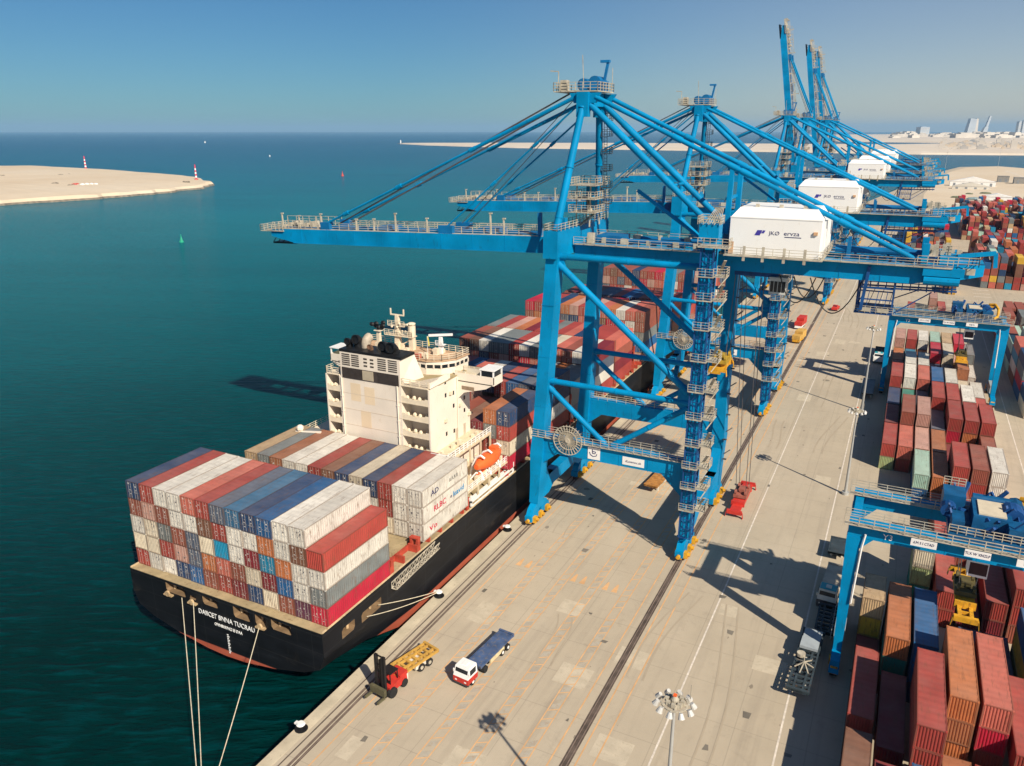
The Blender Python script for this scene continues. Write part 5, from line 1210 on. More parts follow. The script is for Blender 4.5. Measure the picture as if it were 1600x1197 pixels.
def forestays(root):
    for s in (-1, 1):
        a = Vector((5.4, s * 3.3, 65.6)); b_ = Vector((-42.6, s * 3.0, 45.0)); d = (b_ - a).normalized()
        mb = MB(); mb.tube(a, b_, .2, n=8); mb.tube(a, a.lerp(b_, .36), .3, n=8)
        for t in (.36, .66, .9): c_ = a.lerp(b_, t); mb.tube(c_ - d * .6, c_ + d * .6, .36, n=8)
        mb.build('fore_stay', BLUE, root)
        a = Vector((6.0, s * 3.3, 64.6)); b_ = Vector((-17.0, s * 3.0, 45.9)); d = (b_ - a).normalized(); mb = MB(); mb.tube(a, b_, .15, n=8)
        for t in (.3, .62): c_ = a.lerp(b_, t); mb.tube(c_ - d * .5, c_ + d * .5, .26, n=8)
        mb.build('inner_stay', BLUE, root)
    mb = MB()
    for y in (-2.4, -1.9, 1.6, 2.2): mb.tube((4.6, y, 66.4), (-40.5, y, 44.9), .075, n=5)
    for y in (-1.6, 1.2): mb.tube((4.8, y, 65.6), (-15, y, 46.4), .06, n=5)
    mb.build('luffing_rope', STEELC, root)
def raised_stays(root, ang=80):
    mb = MB(); u = Vector((-math.cos(R(ang)), 0, math.sin(R(ang)))); n_ = Vector((math.sin(R(ang)), 0, math.cos(R(ang))))
    for s in (-1, 1):
        a = Vector((HX, s * 3.0, HZ)) + u * 45.5 + n_ * 2.4; e = Vector((9.2, s * 3.2, 66.6))
        mb.tube(a, e, .3, n=8)
        b_ = Vector((HX, s * 3.0, HZ)) + u * 20.6 + n_ * 2.4; mb.tube(b_, Vector((5.6, s * 3.2, 66)), .22, n=8)
    mb.build('folded_stay', BLUE, root)
    mb = MB()
    for y in (-2, 1.8): mb.tube(Vector((HX, y, HZ)) + u * 43 + n_ * 2, (7.2, y, 67.8), .08, n=5)
    mb.build('luffing_rope', STEELC, root)
def trolley(root, x):
    mb = MB(); mb.box(-3, 3, -2.6, 2.6, -.2, .5); mb.box(-2, 2, -1.9, 1.9, .5, 1.0); 
    for k in (-2, 2): mb.tube((k, -2.5, .1), (k, 2.5, .1), .4, n=8)
    t = mb.build('trolley', NAVY, root, loc=(x, 0, 41.7))
    mb = MB(); mb.box(2.0, 4.2, -3.2, -.9, -2.4, -.25); mb.box(1.9, 4.3, -3.3, -.8, -.25, -.05); c_ = mb.build('operator_cabin', paint('cabin_grey', (.5, .5, .46), .1, 1, .5), t)
    mb = MB()
    for i in range(4): mb.box(2.12 + i * .52, 2.54 + i * .52, -3.23, -3.201, -2.1, -.6)
    mb.build('cabin_window', GLASS, c_)
ZC = [115.3, 184.0, 315, 368, 455, 492]
ca = thing('gantry_crane', 'blue quay crane standing over the rusty orange trailer, boom lowered across the ship', 'crane', (0, ZC[0], 0), 0, 'ship-to-shore cranes along the quay')
crane_base(ca); 
cu = thing('gantry_crane', 'blue quay crane with the tallest looking raised boom, first of three raised', 'crane', (0, ZC[3], 0), 0, 'ship-to-shore cranes along the quay')
for ch in list(ca.children):
    c = ch.copy(); col.objects.link(c); c.parent = cu
    for g in ch.children:
        d = g.copy(); col.objects.link(d); d.parent = c
crane_boom(ca); forestays(ca); trolley(ca, 33.2)
crane_boom(cu, True); raised_stays(cu); trolley(cu, 33.2)
c2 = dup(ca, (0, ZC[1], 0), 'second blue quay crane along the rails, its lowered boom seen behind the first boom')
c3 = dup(ca, (0, ZC[2], 0), 'third blue quay crane along the rails, last of those with lowered booms')
c5 = dup(cu, (0, ZC[4], 0), 'quay crane with raised boom, middle one of the three raised booms')
c6 = dup(cu, (0, ZC[5], 0), 'hazy blue quay crane at the end of the row, last of three raised booms')
for ch in c2.children:
    if ch.name.startswith('trolley'): ch.location.x = 15.5

def hoist(name, label, x, y, z, ztop, m, m2, ropes_to=None, L_=12.2, tdy=0):
    t = thing(name, label, 'spreader', (x, y, z))
    mb = MB(); mb.box(-1.0, 1.0, -L_*.26, L_*.26, .35, 1.0); mb.box(-.8, -.4, -L_/2, L_/2, .2, .65); mb.box(.4, .8, -L_/2, L_/2, .2, .65)
    for s in (-1, 1): mb.box(-1.22, 1.22, s * L_/2 - .25, s * L_/2 + .25, .1, .75); mb.box(-1.1, 1.1, s * L_*.27 - .2, s * L_*.27 + .2, .3, 1.15)
    for y_ in (-4.4, -1.5, 1.5, 4.4): mb.box(-.8, .8, y_ - .1, y_ + .1, .25, .6)
    if m is RED: mb.box(-.85, .85, -L_*.47, L_*.47, .4, .62)
    mb.build('spreader_frame', m, t)
    mb = MB()
    for sx in (-1, 1):
        for sy in (-1, 1): mb.prism([(sx * 1.25, sy * L_/2 - .2, .5), (sx * 1.25, sy * L_/2 + .2, .5), (sx * 1.38, sy * L_/2 + .3, -.5), (sx * 1.38, sy * L_/2 - .3, -.5)], (sx * .06, 0, 0))
    mb.build('flipper', m, t)
    mb = MB(); mb.box(-1.1, 1.1, -2.0, 2.0, 1.15, 1.7)
    for sx in (-.8, .8):
        for sy in (-1.5, 1.5): mb.tube((sx - .15, sy, 2.0), (sx + .15, sy, 2.0), .45, n=12)
    mb.box(-.5, .5, -.9, .9, 1.7, 2.3); mb.build('head_block', m2, t)
    mb = MB()
    for sx in (-.8, .8):
        for sy in (-1.5, 1.5): mb.tube((sx, sy, 2.2), (sx * 1.6, sy * 1.1 + tdy, ztop - z), .055, n=5)
    mb.build('hoist_rope', STEELC, t); return t
hoist('spreader', 'red spreader hanging low on ropes over the lane beside the landside rail', 32.2, 126.2, .5, 41.6, RED, paint('head_brown', (.3, .1, .07), .3, 1, .6), tdy=-9.5)
hoist('spreader', 'yellow spreader hanging beside the lift tower between the first crane\'s land legs', 28.6, 117.2, 26.2, 41.6, YELLOW, paint('head_ochre', (.4, .26, .03), .3, 1, .6), L_=5.2)

# ------------------------------------------------------------------ rubber-tyred yard gantries (origin: ground under the left end, centre along the quay direction)
def yard_gantry(label, x, y, tx, col_=BLUE_D, signs=True, far=False):
    t = thing('yard_gantry', label, 'gantry crane', (x, y, 0), 0, 'yard gantry cranes over the stacks')
    SP = 23.4; HY = 4.2; ZB, ZT = 17.4, 19.2
    for s in (-1, 1):
        yc = s * HY
        mb = MB(); mb.box(-.7, SP + .7, yc - .55, yc + .55, ZB, ZT)
        for k in range(1, 8): mb.box(k * 3, k * 3 + .08, yc - .58, yc + .58, ZB - .03, ZT + .03)
        mb.box(-.7, SP + .7, yc - .62, yc + .62, ZT, ZT + .08); mb.build('girder', BLUE, t)
        ye = yc - 1.1
        mb = MB(); mb.box(-1.2, SP + 1.2, ye - .35, yc - .56, ZT - .05, ZT + .02); mb.rail([(-1.2, ye - .3, ZT + .02), (SP + 1.2, ye - .3, ZT + .02)], 1.1, 1.45, .09); mb.rail([(-1.2, yc + .55, ZT + .1), (SP + 1.2, yc + .55, ZT + .1)], 1.0, 1.9, .07); mb.build('walkway', GALV, t)
        for xl in (0, SP):
            mb = MB(); k = 1 if xl == 0 else -1
            mb.hexa([(xl - .45, yc - .5, 2.0), (xl + .45, yc - .5, 2.0), (xl + .45, yc + .5, 2.0), (xl - .45, yc + .5, 2.0)], [(xl - .75, yc - .62, ZB - .01), (xl + .75, yc - .62, ZB - .01), (xl + .75, yc + .62, ZB - .01), (xl - .75, yc + .62, ZB - .01)])
            mb.prism([(xl + k * .75, yc - .5, ZB - .01), (xl + k * 2.0, yc - .5, ZB - .01), (xl + k * .72, yc - .5, ZB - 1.4)], (0, 1.0, 0)); mb.build('leg', BLUE, t)
            if s < 0:
                mb = MB(); mb.path([Vector((xl + k * 1.15, yc - .75, ZB + .6)), Vector((xl + k * .95, yc - .75, ZB - 1)), Vector((xl + k * .7, yc - .75, 9))], .12); mb.build('cable_duct', WHITE, t)
    for xl in (0, SP):
        mb = MB(); mb.box(xl - .5, xl + .5, -HY - 2.8, HY + 2.8, 1.3, 2.2)
        for y_ in (-HY - 1.6, HY + 1.6): mb.box(xl - .55, xl + .55, y_ - 1.6, y_ + 1.6, .75, 1.35)
        mb.build('sill_beam', BLUE, t)
        mb = MB()
        for y_ in (-HY - 2.3, -HY - .6, HY + .6, HY + 2.3): mb.tube((xl - .38, y_, .74), (xl + .38, y_, .74), .74, n=14)
        mb.build('wheel', TYRE, t)
        mb = MB()
        for s in (-1, 1): mb.box(xl - .4, xl + .4, s * (HY + 2.9) - .15, s * (HY + 2.9) + .15, .6, 1.5); mb.box(xl - .7, xl - .5, s * (HY + 1.5) - .4, s * (HY + 1.5) + .4, 1.0, 1.9)
        mb.build('bumper', YELLOW, t)
        mb = MB(); mb.box(xl - .6, xl + .6, -2.6, 2.6, 2.2, 3.9); mb.rail([(xl - .9, -3, 2.3), (xl - .9, 3, 2.3)], 1.1, 1.2, .07); mb.build('power_pack', paint('power_pack', (.3, .34, .36), .2, 1, .6), t)
        mb = MB(); mb.beam((xl, -HY, ZB + .9), (xl, HY, ZB + .9), .9, 1.3); mb.build('end_tie', BLUE, t)
    mb = MB(); mb.box(tx - 3.6, tx + 3.8, -HY - .5, HY + .5, ZT + .12, ZT + .9); mb.box(tx - 1.4, tx + 2.2, -2.8, 2.0, ZT + .9, ZT + 2.6); mb.box(tx - 4.2, tx - 2.0, .6, 3.6, ZT + .9, ZT + 3.0); mb.box(tx + 1.8, tx + 3.9, -4.4, -2.0, ZT + .9, ZT + 2.4); mb.box(tx - 3.4, tx - 2.2, -4.2, -1.4, ZT + .9, ZT + 2.2)
    mb.tube((tx - 1.2, 2.9, ZT + 2.0), (tx + 3.2, 2.9, ZT + 2.0), .75, n=12); mb.tube((tx + 3.0, 1.2, ZT + 1.8), (tx + 3.0, 3.6, ZT + 1.8), 1.0, n=12)
    tr = mb.build('trolley', paint('trolley_blue', (.004, .08, .2), .35, .6, .5, rust=.15, rustc=(.03, .05, .07)), t)
    mb = MB(); mb.box(tx - .9, tx + 1.7, -2.4, 1.4, ZT + 2.6, ZT + 2.75); mb.build('trolley_roof', paint('trolley_cream', (.6, .52, .38), .1, 1, .6), tr)
    mb = MB(); r_ = random.Random(6)
    for k in range(30): a = Vector((tx + r_.uniform(-4, 4.2), r_.uniform(-4.4, 4.4), ZT + r_.uniform(.9, 2))); mb.beam(a, a + Vector((r_.uniform(-1.3, 1.3), r_.uniform(-1.3, 1.3), r_.uniform(.5, 1.9))), r_.uniform(.12, .45))
    mb.tube((tx + 2.4, -1.0, ZT + 2.0), (tx + 2.4, 1.0, ZT + 2.0), 1.25, n=14); mb.tube((tx - 3.6, -.6, ZT + 1.6), (tx - 3.6, .8, ZT + 1.6), .8, n=12); mb.build('winch_gear', NAVY, tr)
    mb = MB(); mb.path([Vector((tx + 3.4, 3.4, ZT + 2.8)), Vector((tx + 4.6, 2.8, ZT + 3.0)), Vector((tx + 5.3, 1.2, ZT + 2.2)), Vector((tx + 5.2, -.2, ZT + .8)), Vector((tx + 4.4, -1.0, ZT + .3))], .3, 8); mb.box(tx + 3.4, tx + 4.6, 2.2, 4.0, ZT + 1.9, ZT + 2.6); mb.build('cable_chain', YELLOW, tr)
    mb = MB(); mb.rail([(tx - 3.6, -HY - .4, ZT + .9), (tx + 3.8, -HY - .4, ZT + .9)], 1.0, .8, .08); mb.rail([(tx - 4.2, 3.6, ZT + 3.0), (tx - 2.0, 3.6, ZT + 3.0)], 1.0, .6, .08); mb.build('railing', GALV, tr)
    mb = MB(); mb.box(tx - 1.0, tx + .9, -3.3, -1.2, ZB - 2.6, ZB - .4); cb = mb.build('operator_cabin', WHITE, tr)
    mb = MB(); mb.box(tx - .9, tx + .8, -3.33, -3.301, ZB - 2.3, ZB - .9); mb.build('cabin_window', GLASS, cb)
    if signs:
        for xs, w_, tx_ in ((5.6, 2.5, 'd.M S I CTAD'), (10.7, 2.4, 'TLX W XNZLP'), (15.4, 2.3, 'EUJJ IA')):
            mb = MB(); mb.box(xs, xs + w_, -HY - 1.56, -HY - 1.5, ZT - .92, ZT - .1); sb = mb.build('sign_board', WHITE, t)
            text('lettering', tx_, .44, LETN, sb, (xs + w_/2, -HY - 1.575, ZT - .5), (R(90), 0, 0), .008, sx=.8)
        text('lettering', 'Y3', .95, LETW, t, (3.4, -HY - .62, ZB + .7), (R(90), 0, 0), .01)
    return t
yard_gantry('near blue yard gantry over the container rows, white lettered signs on its girder', 50.7, 92.0, 12.6)
yard_gantry('second blue yard gantry farther up the container rows, yellow spreader under it', 51.1, 208, 16.6)
yard_gantry('far dark blue yard gantry standing over the hazy back stacks at the picture\'s edge', 113, 560, 9, signs=False)
hoist('spreader', 'yellow spreader hanging under the near yard gantry above red containers', 63.2, 95.5, 8.4, 17.6, YELLOW, paint('head_dark', (.1, .08, .03), .3, 1, .6), L_=11.6)
hoist('spreader', 'yellow and black spreader hanging under the second yard gantry', 67.0, 207, 9.2, 17.6, YELLOW, paint('head_dark', (.1, .08, .03), .3, 1, .6), L_=7.5)

# ------------------------------------------------------------------ vehicles (origin on the ground, front towards -y)
def wheels(mb, xs, ys, r=.52, w_=.32):
    for x in xs:
        for y in ys: mb.tube((x - w_/2, y, r), (x + w_/2, y, r), r, n=14)
def hubs(mb, xs, ys, r=.52, w_=.36):
    for x in xs:
        for y in ys: mb.tube((x - w_/2, y, r), (x + w_/2, y, r), r * .45, n=10)
def terminal_truck(label, x, y, rz, cabm, lowm, trailerm, group='terminal trucks with trailers', roofm=None, ladder=True, load=None, Lt=12.4):
    t = thing('terminal_truck', label, 'truck', (x, y, 0), rz, group)
    mb = MB(); mb.box(-.55, .55, .4, 5.4, .75, 1.1); mb.box(-1.2, 1.2, .05, .35, .45, .95); mb.box(-.9, .9, 3.4, 5.0, 1.1, 1.35); mb.box(-1.2, -.6, 2.6, 3.6, .6, 1.2); mb.build('chassis', DGREY, t)
    mb = MB(); mb.box(-1.22, 1.22, 0, 2.3, .75, 1.55); mb.build('cab_skirt', lowm, t)
    mb = MB(); mb.hexa([(-1.2, .02, 1.55), (1.2, .02, 1.55), (1.2, 2.25, 1.55), (-1.2, 2.25, 1.55)], [(-1.1, .45, 2.95), (1.1, .45, 2.95), (1.1, 2.2, 2.95), (-1.1, 2.2, 2.95)])
    mb.box(-.35, .35, .9, 1.7, 2.95, 3.1); mb.box(-1.35, -1.2, .2, .35, 1.9, 2.4); mb.box(1.2, 1.35, .2, .35, 1.9, 2.4); cb = mb.build('cab', cabm, t)
    mb = MB(); mb.hexa([(-1.0, .10, 1.75), (1.0, .10, 1.75), (1.0, .16, 1.75), (-1.0, .16, 1.75)], [(-.98, .35, 2.7), (.98, .35, 2.7), (.98, .42, 2.7), (-.98, .42, 2.7)])
    for s in (-1, 1): mb.box(min(s*1.13, s*1.19), max(s*1.13, s*1.19), .6, 1.9, 1.85, 2.65)
    mb.build('window', GLASS, cb)
    if roofm: mb = MB(); mb.box(-1.02, 1.02, .5, 2.15, 2.96, 3.02); mb.build('cab_roof', roofm, cb)
    mb = MB()
    for s in (-.75, .75): mb.box(s - .16, s + .16, -.02, .02, .95, 1.15)
    mb.build('headlight', WHITE, t)
    mb = MB(); wheels(mb, (-.98, .98), (1.3,)); wheels(mb, (-.9, .9), (4.3,), w_=.6); mb.build('wheel', TYRE, t)
    mb = MB(); y0 = 3.0; y1 = y0 + Lt
    for s in (-.5, .5): mb.box(s - .12, s + .12, y0, y1, 1.36, 1.7)
    for s in (-1.12, 1.12): mb.box(s - .1, s + .1, y0, y1, 1.42, 1.68)
    n = 11
    for i in range(n + 1): yy_ = y0 + (y1 - y0 - .3) * i / n; mb.box(-1.02, 1.02, yy_, yy_ + .28, 1.43, 1.66)
    mb.box(-1.24, 1.24, y1 - .35, y1, 1.4, 1.85); mb.box(-1.24, 1.24, y0, y0 + .35, 1.4, 1.85)
    if not ladder: mb.box(-1.05, 1.05, y0 + .4, y1 - .4, 1.67, 1.72)
    mb.box(-.45, .45, y1 - 3.6, y1 - .4, .9, 1.36); tl = mb.build('trailer_bed', trailerm, t)
    mb = MB(); wheels(mb, (-.9, .9), (y1 - 3.0, y1 - 1.6), w_=.6); mb.build('wheel', TYRE, t)
    mb = MB(); hubs(mb, (-1.22, 1.22), (y1 - 3.0, y1 - 1.6), w_=.06); hubs(mb, (-1.16, 1.16), (1.3,), w_=.06); mb.build('wheel_hub', WHITE, t)
    mb = MB(); mb.box(-1.2, -1.0, y0 + 2.5, y0 + 6, .7, 1.3); mb.box(1.0, 1.2, y0 + 2.5, y0 + 6, .7, 1.3); mb.build('side_guard', paint('guard_cream', (.6, .5, .3), .2, 1, .6), t)
    return t
TB = paint('trailer_blue', (.06, .1, .2), .3, .7, .6, rust=.35, rustc=(.2, .17, .14))
terminal_truck('white cabbed truck with red skirt pulling a worn blue flatbed trailer', 12.6, 63.9, R(-5.5), WHITE, RED, TB, roofm=WHITE, ladder=False, Lt=8.6).scale = (.86,) * 3
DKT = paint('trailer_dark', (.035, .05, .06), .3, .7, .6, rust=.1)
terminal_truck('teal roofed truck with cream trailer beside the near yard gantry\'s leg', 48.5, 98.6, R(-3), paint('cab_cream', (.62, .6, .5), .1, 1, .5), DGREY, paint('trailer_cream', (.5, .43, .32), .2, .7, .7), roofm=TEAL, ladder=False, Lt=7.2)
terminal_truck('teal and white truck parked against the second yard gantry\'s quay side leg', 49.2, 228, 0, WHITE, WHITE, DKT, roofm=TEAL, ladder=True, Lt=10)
# flatbed trailer carrying grey panels and a white frame
def trailer(label, x, y, rz, bed, L_=12, deck=None, group='parked trailers', z=1.2, frame=False, panels=False, w_=1.24):
    t = thing('trailer', label, 'trailer', (x, y, 0), rz, group)
    mb = MB()
    for s in (-.5, .5, -1.12, 1.12): mb.box(s - .11, s + .11, 0, L_, z, z + .3)
    n = int(L_ / .85)
    for i in range(n + 1): yy_ = (L_ - .3) * i / n; mb.box(-1.0, 1.0, yy_, yy_ + .3, z + .02, z + .27)
    mb.box(-w_, w_, 0, .3, z - .02, z + .42); mb.box(-w_, w_, L_ - .3, L_, z - .02, z + .42)
    if deck: mb.box(-1.02, 1.02, .35, L_ - .35, z + .28, z + .33)
    mb.build('trailer_bed', bed, t)
    mb = MB(); wheels(mb, (-.9, .9), (L_ - 2.8, L_ - 1.5), w_=.6); mb.build('wheel', TYRE, t)
    mb = MB(); hubs(mb, (-1.22, 1.22), (L_ - 2.8, L_ - 1.5), w_=.06); mb.build('wheel_hub', GALV, t)
    mb = MB(); mb.box(-.9, -.6, 1.6, 1.9, 0.02, z); mb.box(.6, .9, 1.6, 1.9, .02, z); mb.box(-1.1, 1.1, L_ * .45, L_ * .45 + 1.6, z - .6, z - .05); mb.build('landing_gear', paint('gear_white', (.6, .56, .48), .2, 1, .6), t)
    if panels:
        mb = MB(); mb.box(-1.05, 1.0, L_ - 4.6, L_ - 2.5, z + .4, z + .75); mb.box(-1.0, 1.05, L_ - 2.4, L_ - .5, z + .4, z + .7); mb.build('grey_panel', paint('panel_grey', (.34, .38, .4), .1, 1, .5), t)
        mb = MB(); c_ = Vector((0, L_ * .36, z + 1.0))
        for k in range(7): a = 2 * math.pi * k / 7; mb.beam(c_, c_ + Vector((1.05 * math.cos(a), 1.7 * math.sin(a), -.45)), .11, .1)
        mb.tube(c_ + Vector((-.6, 1.6, -.4)), c_ + Vector((-.6, 1.6, .0)), .5, n=10); mb.build('white_frame', GALV, t)
    return t
trailer('yellow ochre skeletal trailer behind the black masted forklift', 5.0, 60.9, R(-14), RUSTO if False else paint('ochre_steel', (.5, .29, .06), .25, .8, .7, rust=.25), 6.6, z=1.15)
trailer('rusty orange trailer standing under the first quay crane\'s sill beam', 17.1, 122.6, R(-4), RUSTO, 9.5, deck=True)
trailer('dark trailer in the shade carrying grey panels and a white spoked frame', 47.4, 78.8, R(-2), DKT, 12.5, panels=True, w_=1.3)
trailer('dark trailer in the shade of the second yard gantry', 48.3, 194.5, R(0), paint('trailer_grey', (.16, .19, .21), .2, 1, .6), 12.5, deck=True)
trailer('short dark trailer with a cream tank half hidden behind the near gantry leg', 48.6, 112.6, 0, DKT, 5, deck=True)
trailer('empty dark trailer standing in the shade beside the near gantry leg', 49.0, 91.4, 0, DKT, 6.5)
# empty-container handler with tall black mast
fl = thing('forklift', 'red forklift with tall black lifting mast at the quay edge', 'forklift', (5.4, 58.5, 0), R(-8)); fl.scale = (.84,) * 3
mb = MB(); mb.hexa([(-1.2, .5, .7), (1.2, .5, .7), (1.1, 4.0, .7), (-1.1, 4.0, .7)], [(-1.2, .5, 1.6), (1.2, .5, 1.6), (1.0, 4.0, 1.9), (-1.0, 4.0, 1.9)]); mb.box(-1.0, 1.0, 2.7, 4.2, 1.6, 2.1); mb.build('body', RED, fl)
mb = MB()
for x in (-.7, .7):
    for y in (1.1, 2.5): mb.beam((x, y, 1.6), (x, y, 3.2), .12)
mb.box(-.85, .85, 1.0, 2.6, 3.2, 3.32); mb.box(-.8, .8, 1.05, 1.1, 1.6, 2.2); mb.build('cab', BLACK, fl)
mb = MB(); wheels(mb, (-1.2, 1.2), (.9,), .75, .55); wheels(mb, (-1.0, 1.0), (3.4,), .6, .45); mb.build('wheel', TYRE, fl)
mb = MB()
for x in (-.8, -.55, .55, .8): mb.box(x - .1, x + .1, -.1 if abs(x) > .6 else -.28, .25, .3, 6.6)
for z in (.6, 1.7, 2.8, 3.9, 5.0, 6.4): mb.box(-.75, .75, .02, .14, z, z + .2)
mb.box(-.12, .12, -.05, .15, .4, 6.0); mb.build('mast', BLACK, fl)
mb = MB(); mb.box(-1.3, 1.3, -.75, -.3, 1.0, 2.0); mb.box(-1.25, -1.0, -1.9, -.5, .6, .9); mb.box(1.0, 1.25, -1.9, -.5, .6, .9); mb.build('carriage', paint('carriage_olive', (.1, .09, .05), .3, 1, .6), fl)
# small vehicles on the far quay
def pickup(name, label, cat, x, y, rz, m, m2, L_=5.2, box=None):
    t = thing(name, label, cat, (x, y, 0), rz)
    mb = MB(); mb.hexa([(-1, 0, .5), (1, 0, .5), (1, L_, .5), (-1, L_, .5)], [(-.95, .1, 1.15), (.95, .1, 1.15), (.95, L_, 1.15), (-.95, L_, 1.15)]); mb.build('body', m, t)
    mb = MB(); mb.hexa([(-.9, 1.0, 1.15), (.9, 1.0, 1.15), (.9, 2.9, 1.15), (-.9, 2.9, 1.15)], [(-.78, 1.6, 1.9), (.78, 1.6, 1.9), (.78, 2.6, 1.9), (-.78, 2.6, 1.9)]); c_ = mb.build('cab', m2, t)
    mb = MB(); mb.hexa([(-.7, 1.15, 1.3), (.7, 1.15, 1.3), (.7, 1.2, 1.3), (-.7, 1.2, 1.3)], [(-.65, 1.48, 1.82), (.65, 1.48, 1.82), (.65, 1.55, 1.82), (-.65, 1.55, 1.82)]); mb.build('window', GLASS, c_)
    if box: mb = MB(); mb.box(-1.15, 1.15, 3.0, L_ + 2, 1.0, 3.2); mb.box(-1.15, 1.15, 0.2, 2.8, 1.2, 2.4); mb.build('load_body', box, t)
    mb = MB(); wheels(mb, (-.85, .85), (.9, L_ - .9), .4, .28); mb.build('wheel', TYRE, t)
    return t
pickup('pickup_truck', 'small red pickup truck near the third crane\'s landside rail', 'pickup', 32.2, 293, R(-6), RED, RED)
pickup('delivery_truck', 'white truck with red load parked between the second crane and third crane', 'truck', 24.3, 259, R(-4), WHITE, WHITE, 6.5, RED)
pickup('service_vehicle', 'yellow service vehicle beside the landside rail near the second crane', 'vehicle', 26.0, 240.5, R(-8), YELLOW, YELLOW, 5.5, paint('ochre_box', (.55, .33, .08), .2, 1, .7))

# ------------------------------------------------------------------ light masts
FLOODM = paint('lamp_grey', (.5, .49, .46), .15, 1, .4)
def light_mast(label, x, y, h, nl=10, ring=.92):
    t = thing('light_mast', label, 'light mast', (x, y, 0), 0, 'floodlight masts of the yard')
    mb = MB(); mb.tube((0, 0, 0), (0, 0, h), .27, .11, n=12); mb.tube((0, 0, 0), (0, 0, .5), .62, n=12); shade_auto(mb.build('pole', paint('mast_grey', (.42, .42, .4), .1, .5, .45, .2), t), 50)
    mb = MB(); n = 20
    for i in range(n):
        a = 2*math.pi*i/n; b_ = 2*math.pi*(i+1)/n
        mb.beam((ring*math.cos(a), ring*math.sin(a), h), (ring*math.cos(b_), ring*math.sin(b_), h), .1); mb.beam((ring*.6*math.cos(a), ring*.6*math.sin(a), h + .1), (ring*.6*math.cos(b_), ring*.6*math.sin(b_), h + .1), .16, .3)
        if i % 4 == 0: mb.beam((0, 0, h + .1), (ring*math.cos(a), ring*math.sin(a), h), .12)
    mb.tube((0, 0, h - .3), (0, 0, h + .35), .38, .3, n=12); mb.tube((0, 0, h + .35), (0, 0, h + .6), .3, .12, n=12); mb.tube((.9, .9, h), (.9, .9, h + 1.2), .03); 
    for k in range(8): a = k * .8; mb.box(.55*math.cos(a) - .14, .55*math.cos(a) + .14, .55*math.sin(a) - .1, .55*math.sin(a) + .1, h + .05, h + .35)
    mb.build('lamp_ring', paint('ring_tan', (.4, .36, .28), .25, 1, .6), t)
    mb = MB(); mb.box(-.12, .12, -.12, .12, h + .6, h + .72); mb.build('beacon', ORANGE, t)
    for i in range(nl):
        a = 2*math.pi*(i + .5)/nl; c_ = Vector((math.cos(a), math.sin(a), 0)); p = c_ * (ring + .32) + Vector((0, 0, h - .05))
        mb = MB(); mb.tube(p + Vector((0, 0, .16)) - c_ * .06, p + Vector((0, 0, -.2)) + c_ * .12, .14, .25, n=10); mb.beam(c_ * ring + Vector((0, 0, h)), p, .07); f_ = mb.build('floodlight', FLOODM, t)
    return t
light_mast('tall floodlight mast close to the camera, its lamp ring above the white line', 41.2, 45.6, 22.6)
light_mast('grey floodlight mast beside the container rows, between the near and second yard gantries', 48.0, 137.6, 15.6, ring=.95)
light_mast('grey floodlight mast beside the second yard gantry\'s shadow', 47.8, 185, 19.5, ring=.95)
light_mast('tall slim floodlight mast on the sandy shore by the far water channel', 92, 1425, 29, 6)
light_mast('far floodlight mast at the sandy point\'s tip', 176, 1600, 33, 6)

# ------------------------------------------------------------------ bollards and mooring lines
def bollard(label, y):
    t = thing('bollard', label, 'bollard', (.62, y, .03), 0, 'bollards along the quay edge')
    mb = MB(); mb.tube((0, 0, 0), (0, 0, .07), .72, n=16); mb.tube((0, 0, .07), (0, 0, .5), .3, n=12); mb.build('base', BLACK, t)
    mb = MB(); mb.tube((0, 0, .5), (0, 0, .62), .34, .5, n=12); mb.tube((0, 0, .62), (0, 0, .8), .5, .36, n=12); mb.box(-.75, 0, -.2, .2, .48, .66); mb.build('head', WHITE, t)
    return t
bollard('white headed bollard alone on the quay edge before the forklift', 50.6)
bollard('white headed bollard holding two mooring lines from the ship\'s side', 78.6)
bollard('white headed bollard on the quay edge just before the first crane\'s legs', 99.4)
bollard('white headed bollard on the quay edge holding the stern lines', 37.2)
def rope(label, a, b, sag, r=.05, n=18):
    mb = MB(); a = Vector(a); b = Vector(b); pts = [a.lerp(b, i / n) - Vector((0, 0, sag * (1 - (2 * i / n - 1) ** 2))) for i in range(n + 1)]
    o = mb.path(pts, r, 6).build('mooring_line', ROPE); tag(o, label, 'rope', 'mooring lines of the ship'); return o
rope('steep mooring line from the opening closest to the stern\'s sea side corner', (-23.6, 57.0, 5.3), (.5, 37.1, .7), .5)
rope('steep mooring line from the small fairlead beside the stern\'s first opening', (-21.6, 57.0, 5.4), (.75, 37.2, .75), .7)
rope('slanting mooring line from the stern opening past the end of the ship\'s name', (-10.7, 56.9, 5.2), (.62, 37.4, .72), .3)
rope('upper mooring line from the ship\'s side opening to a bollard', (-1.3, 67.6, 4.6), (.4, 78.5, .72), .15)
rope('lower mooring line from the ship\'s side opening to a bollard', (-1.3, 65.2, 4.4), (.5, 78.3, .68), .35)

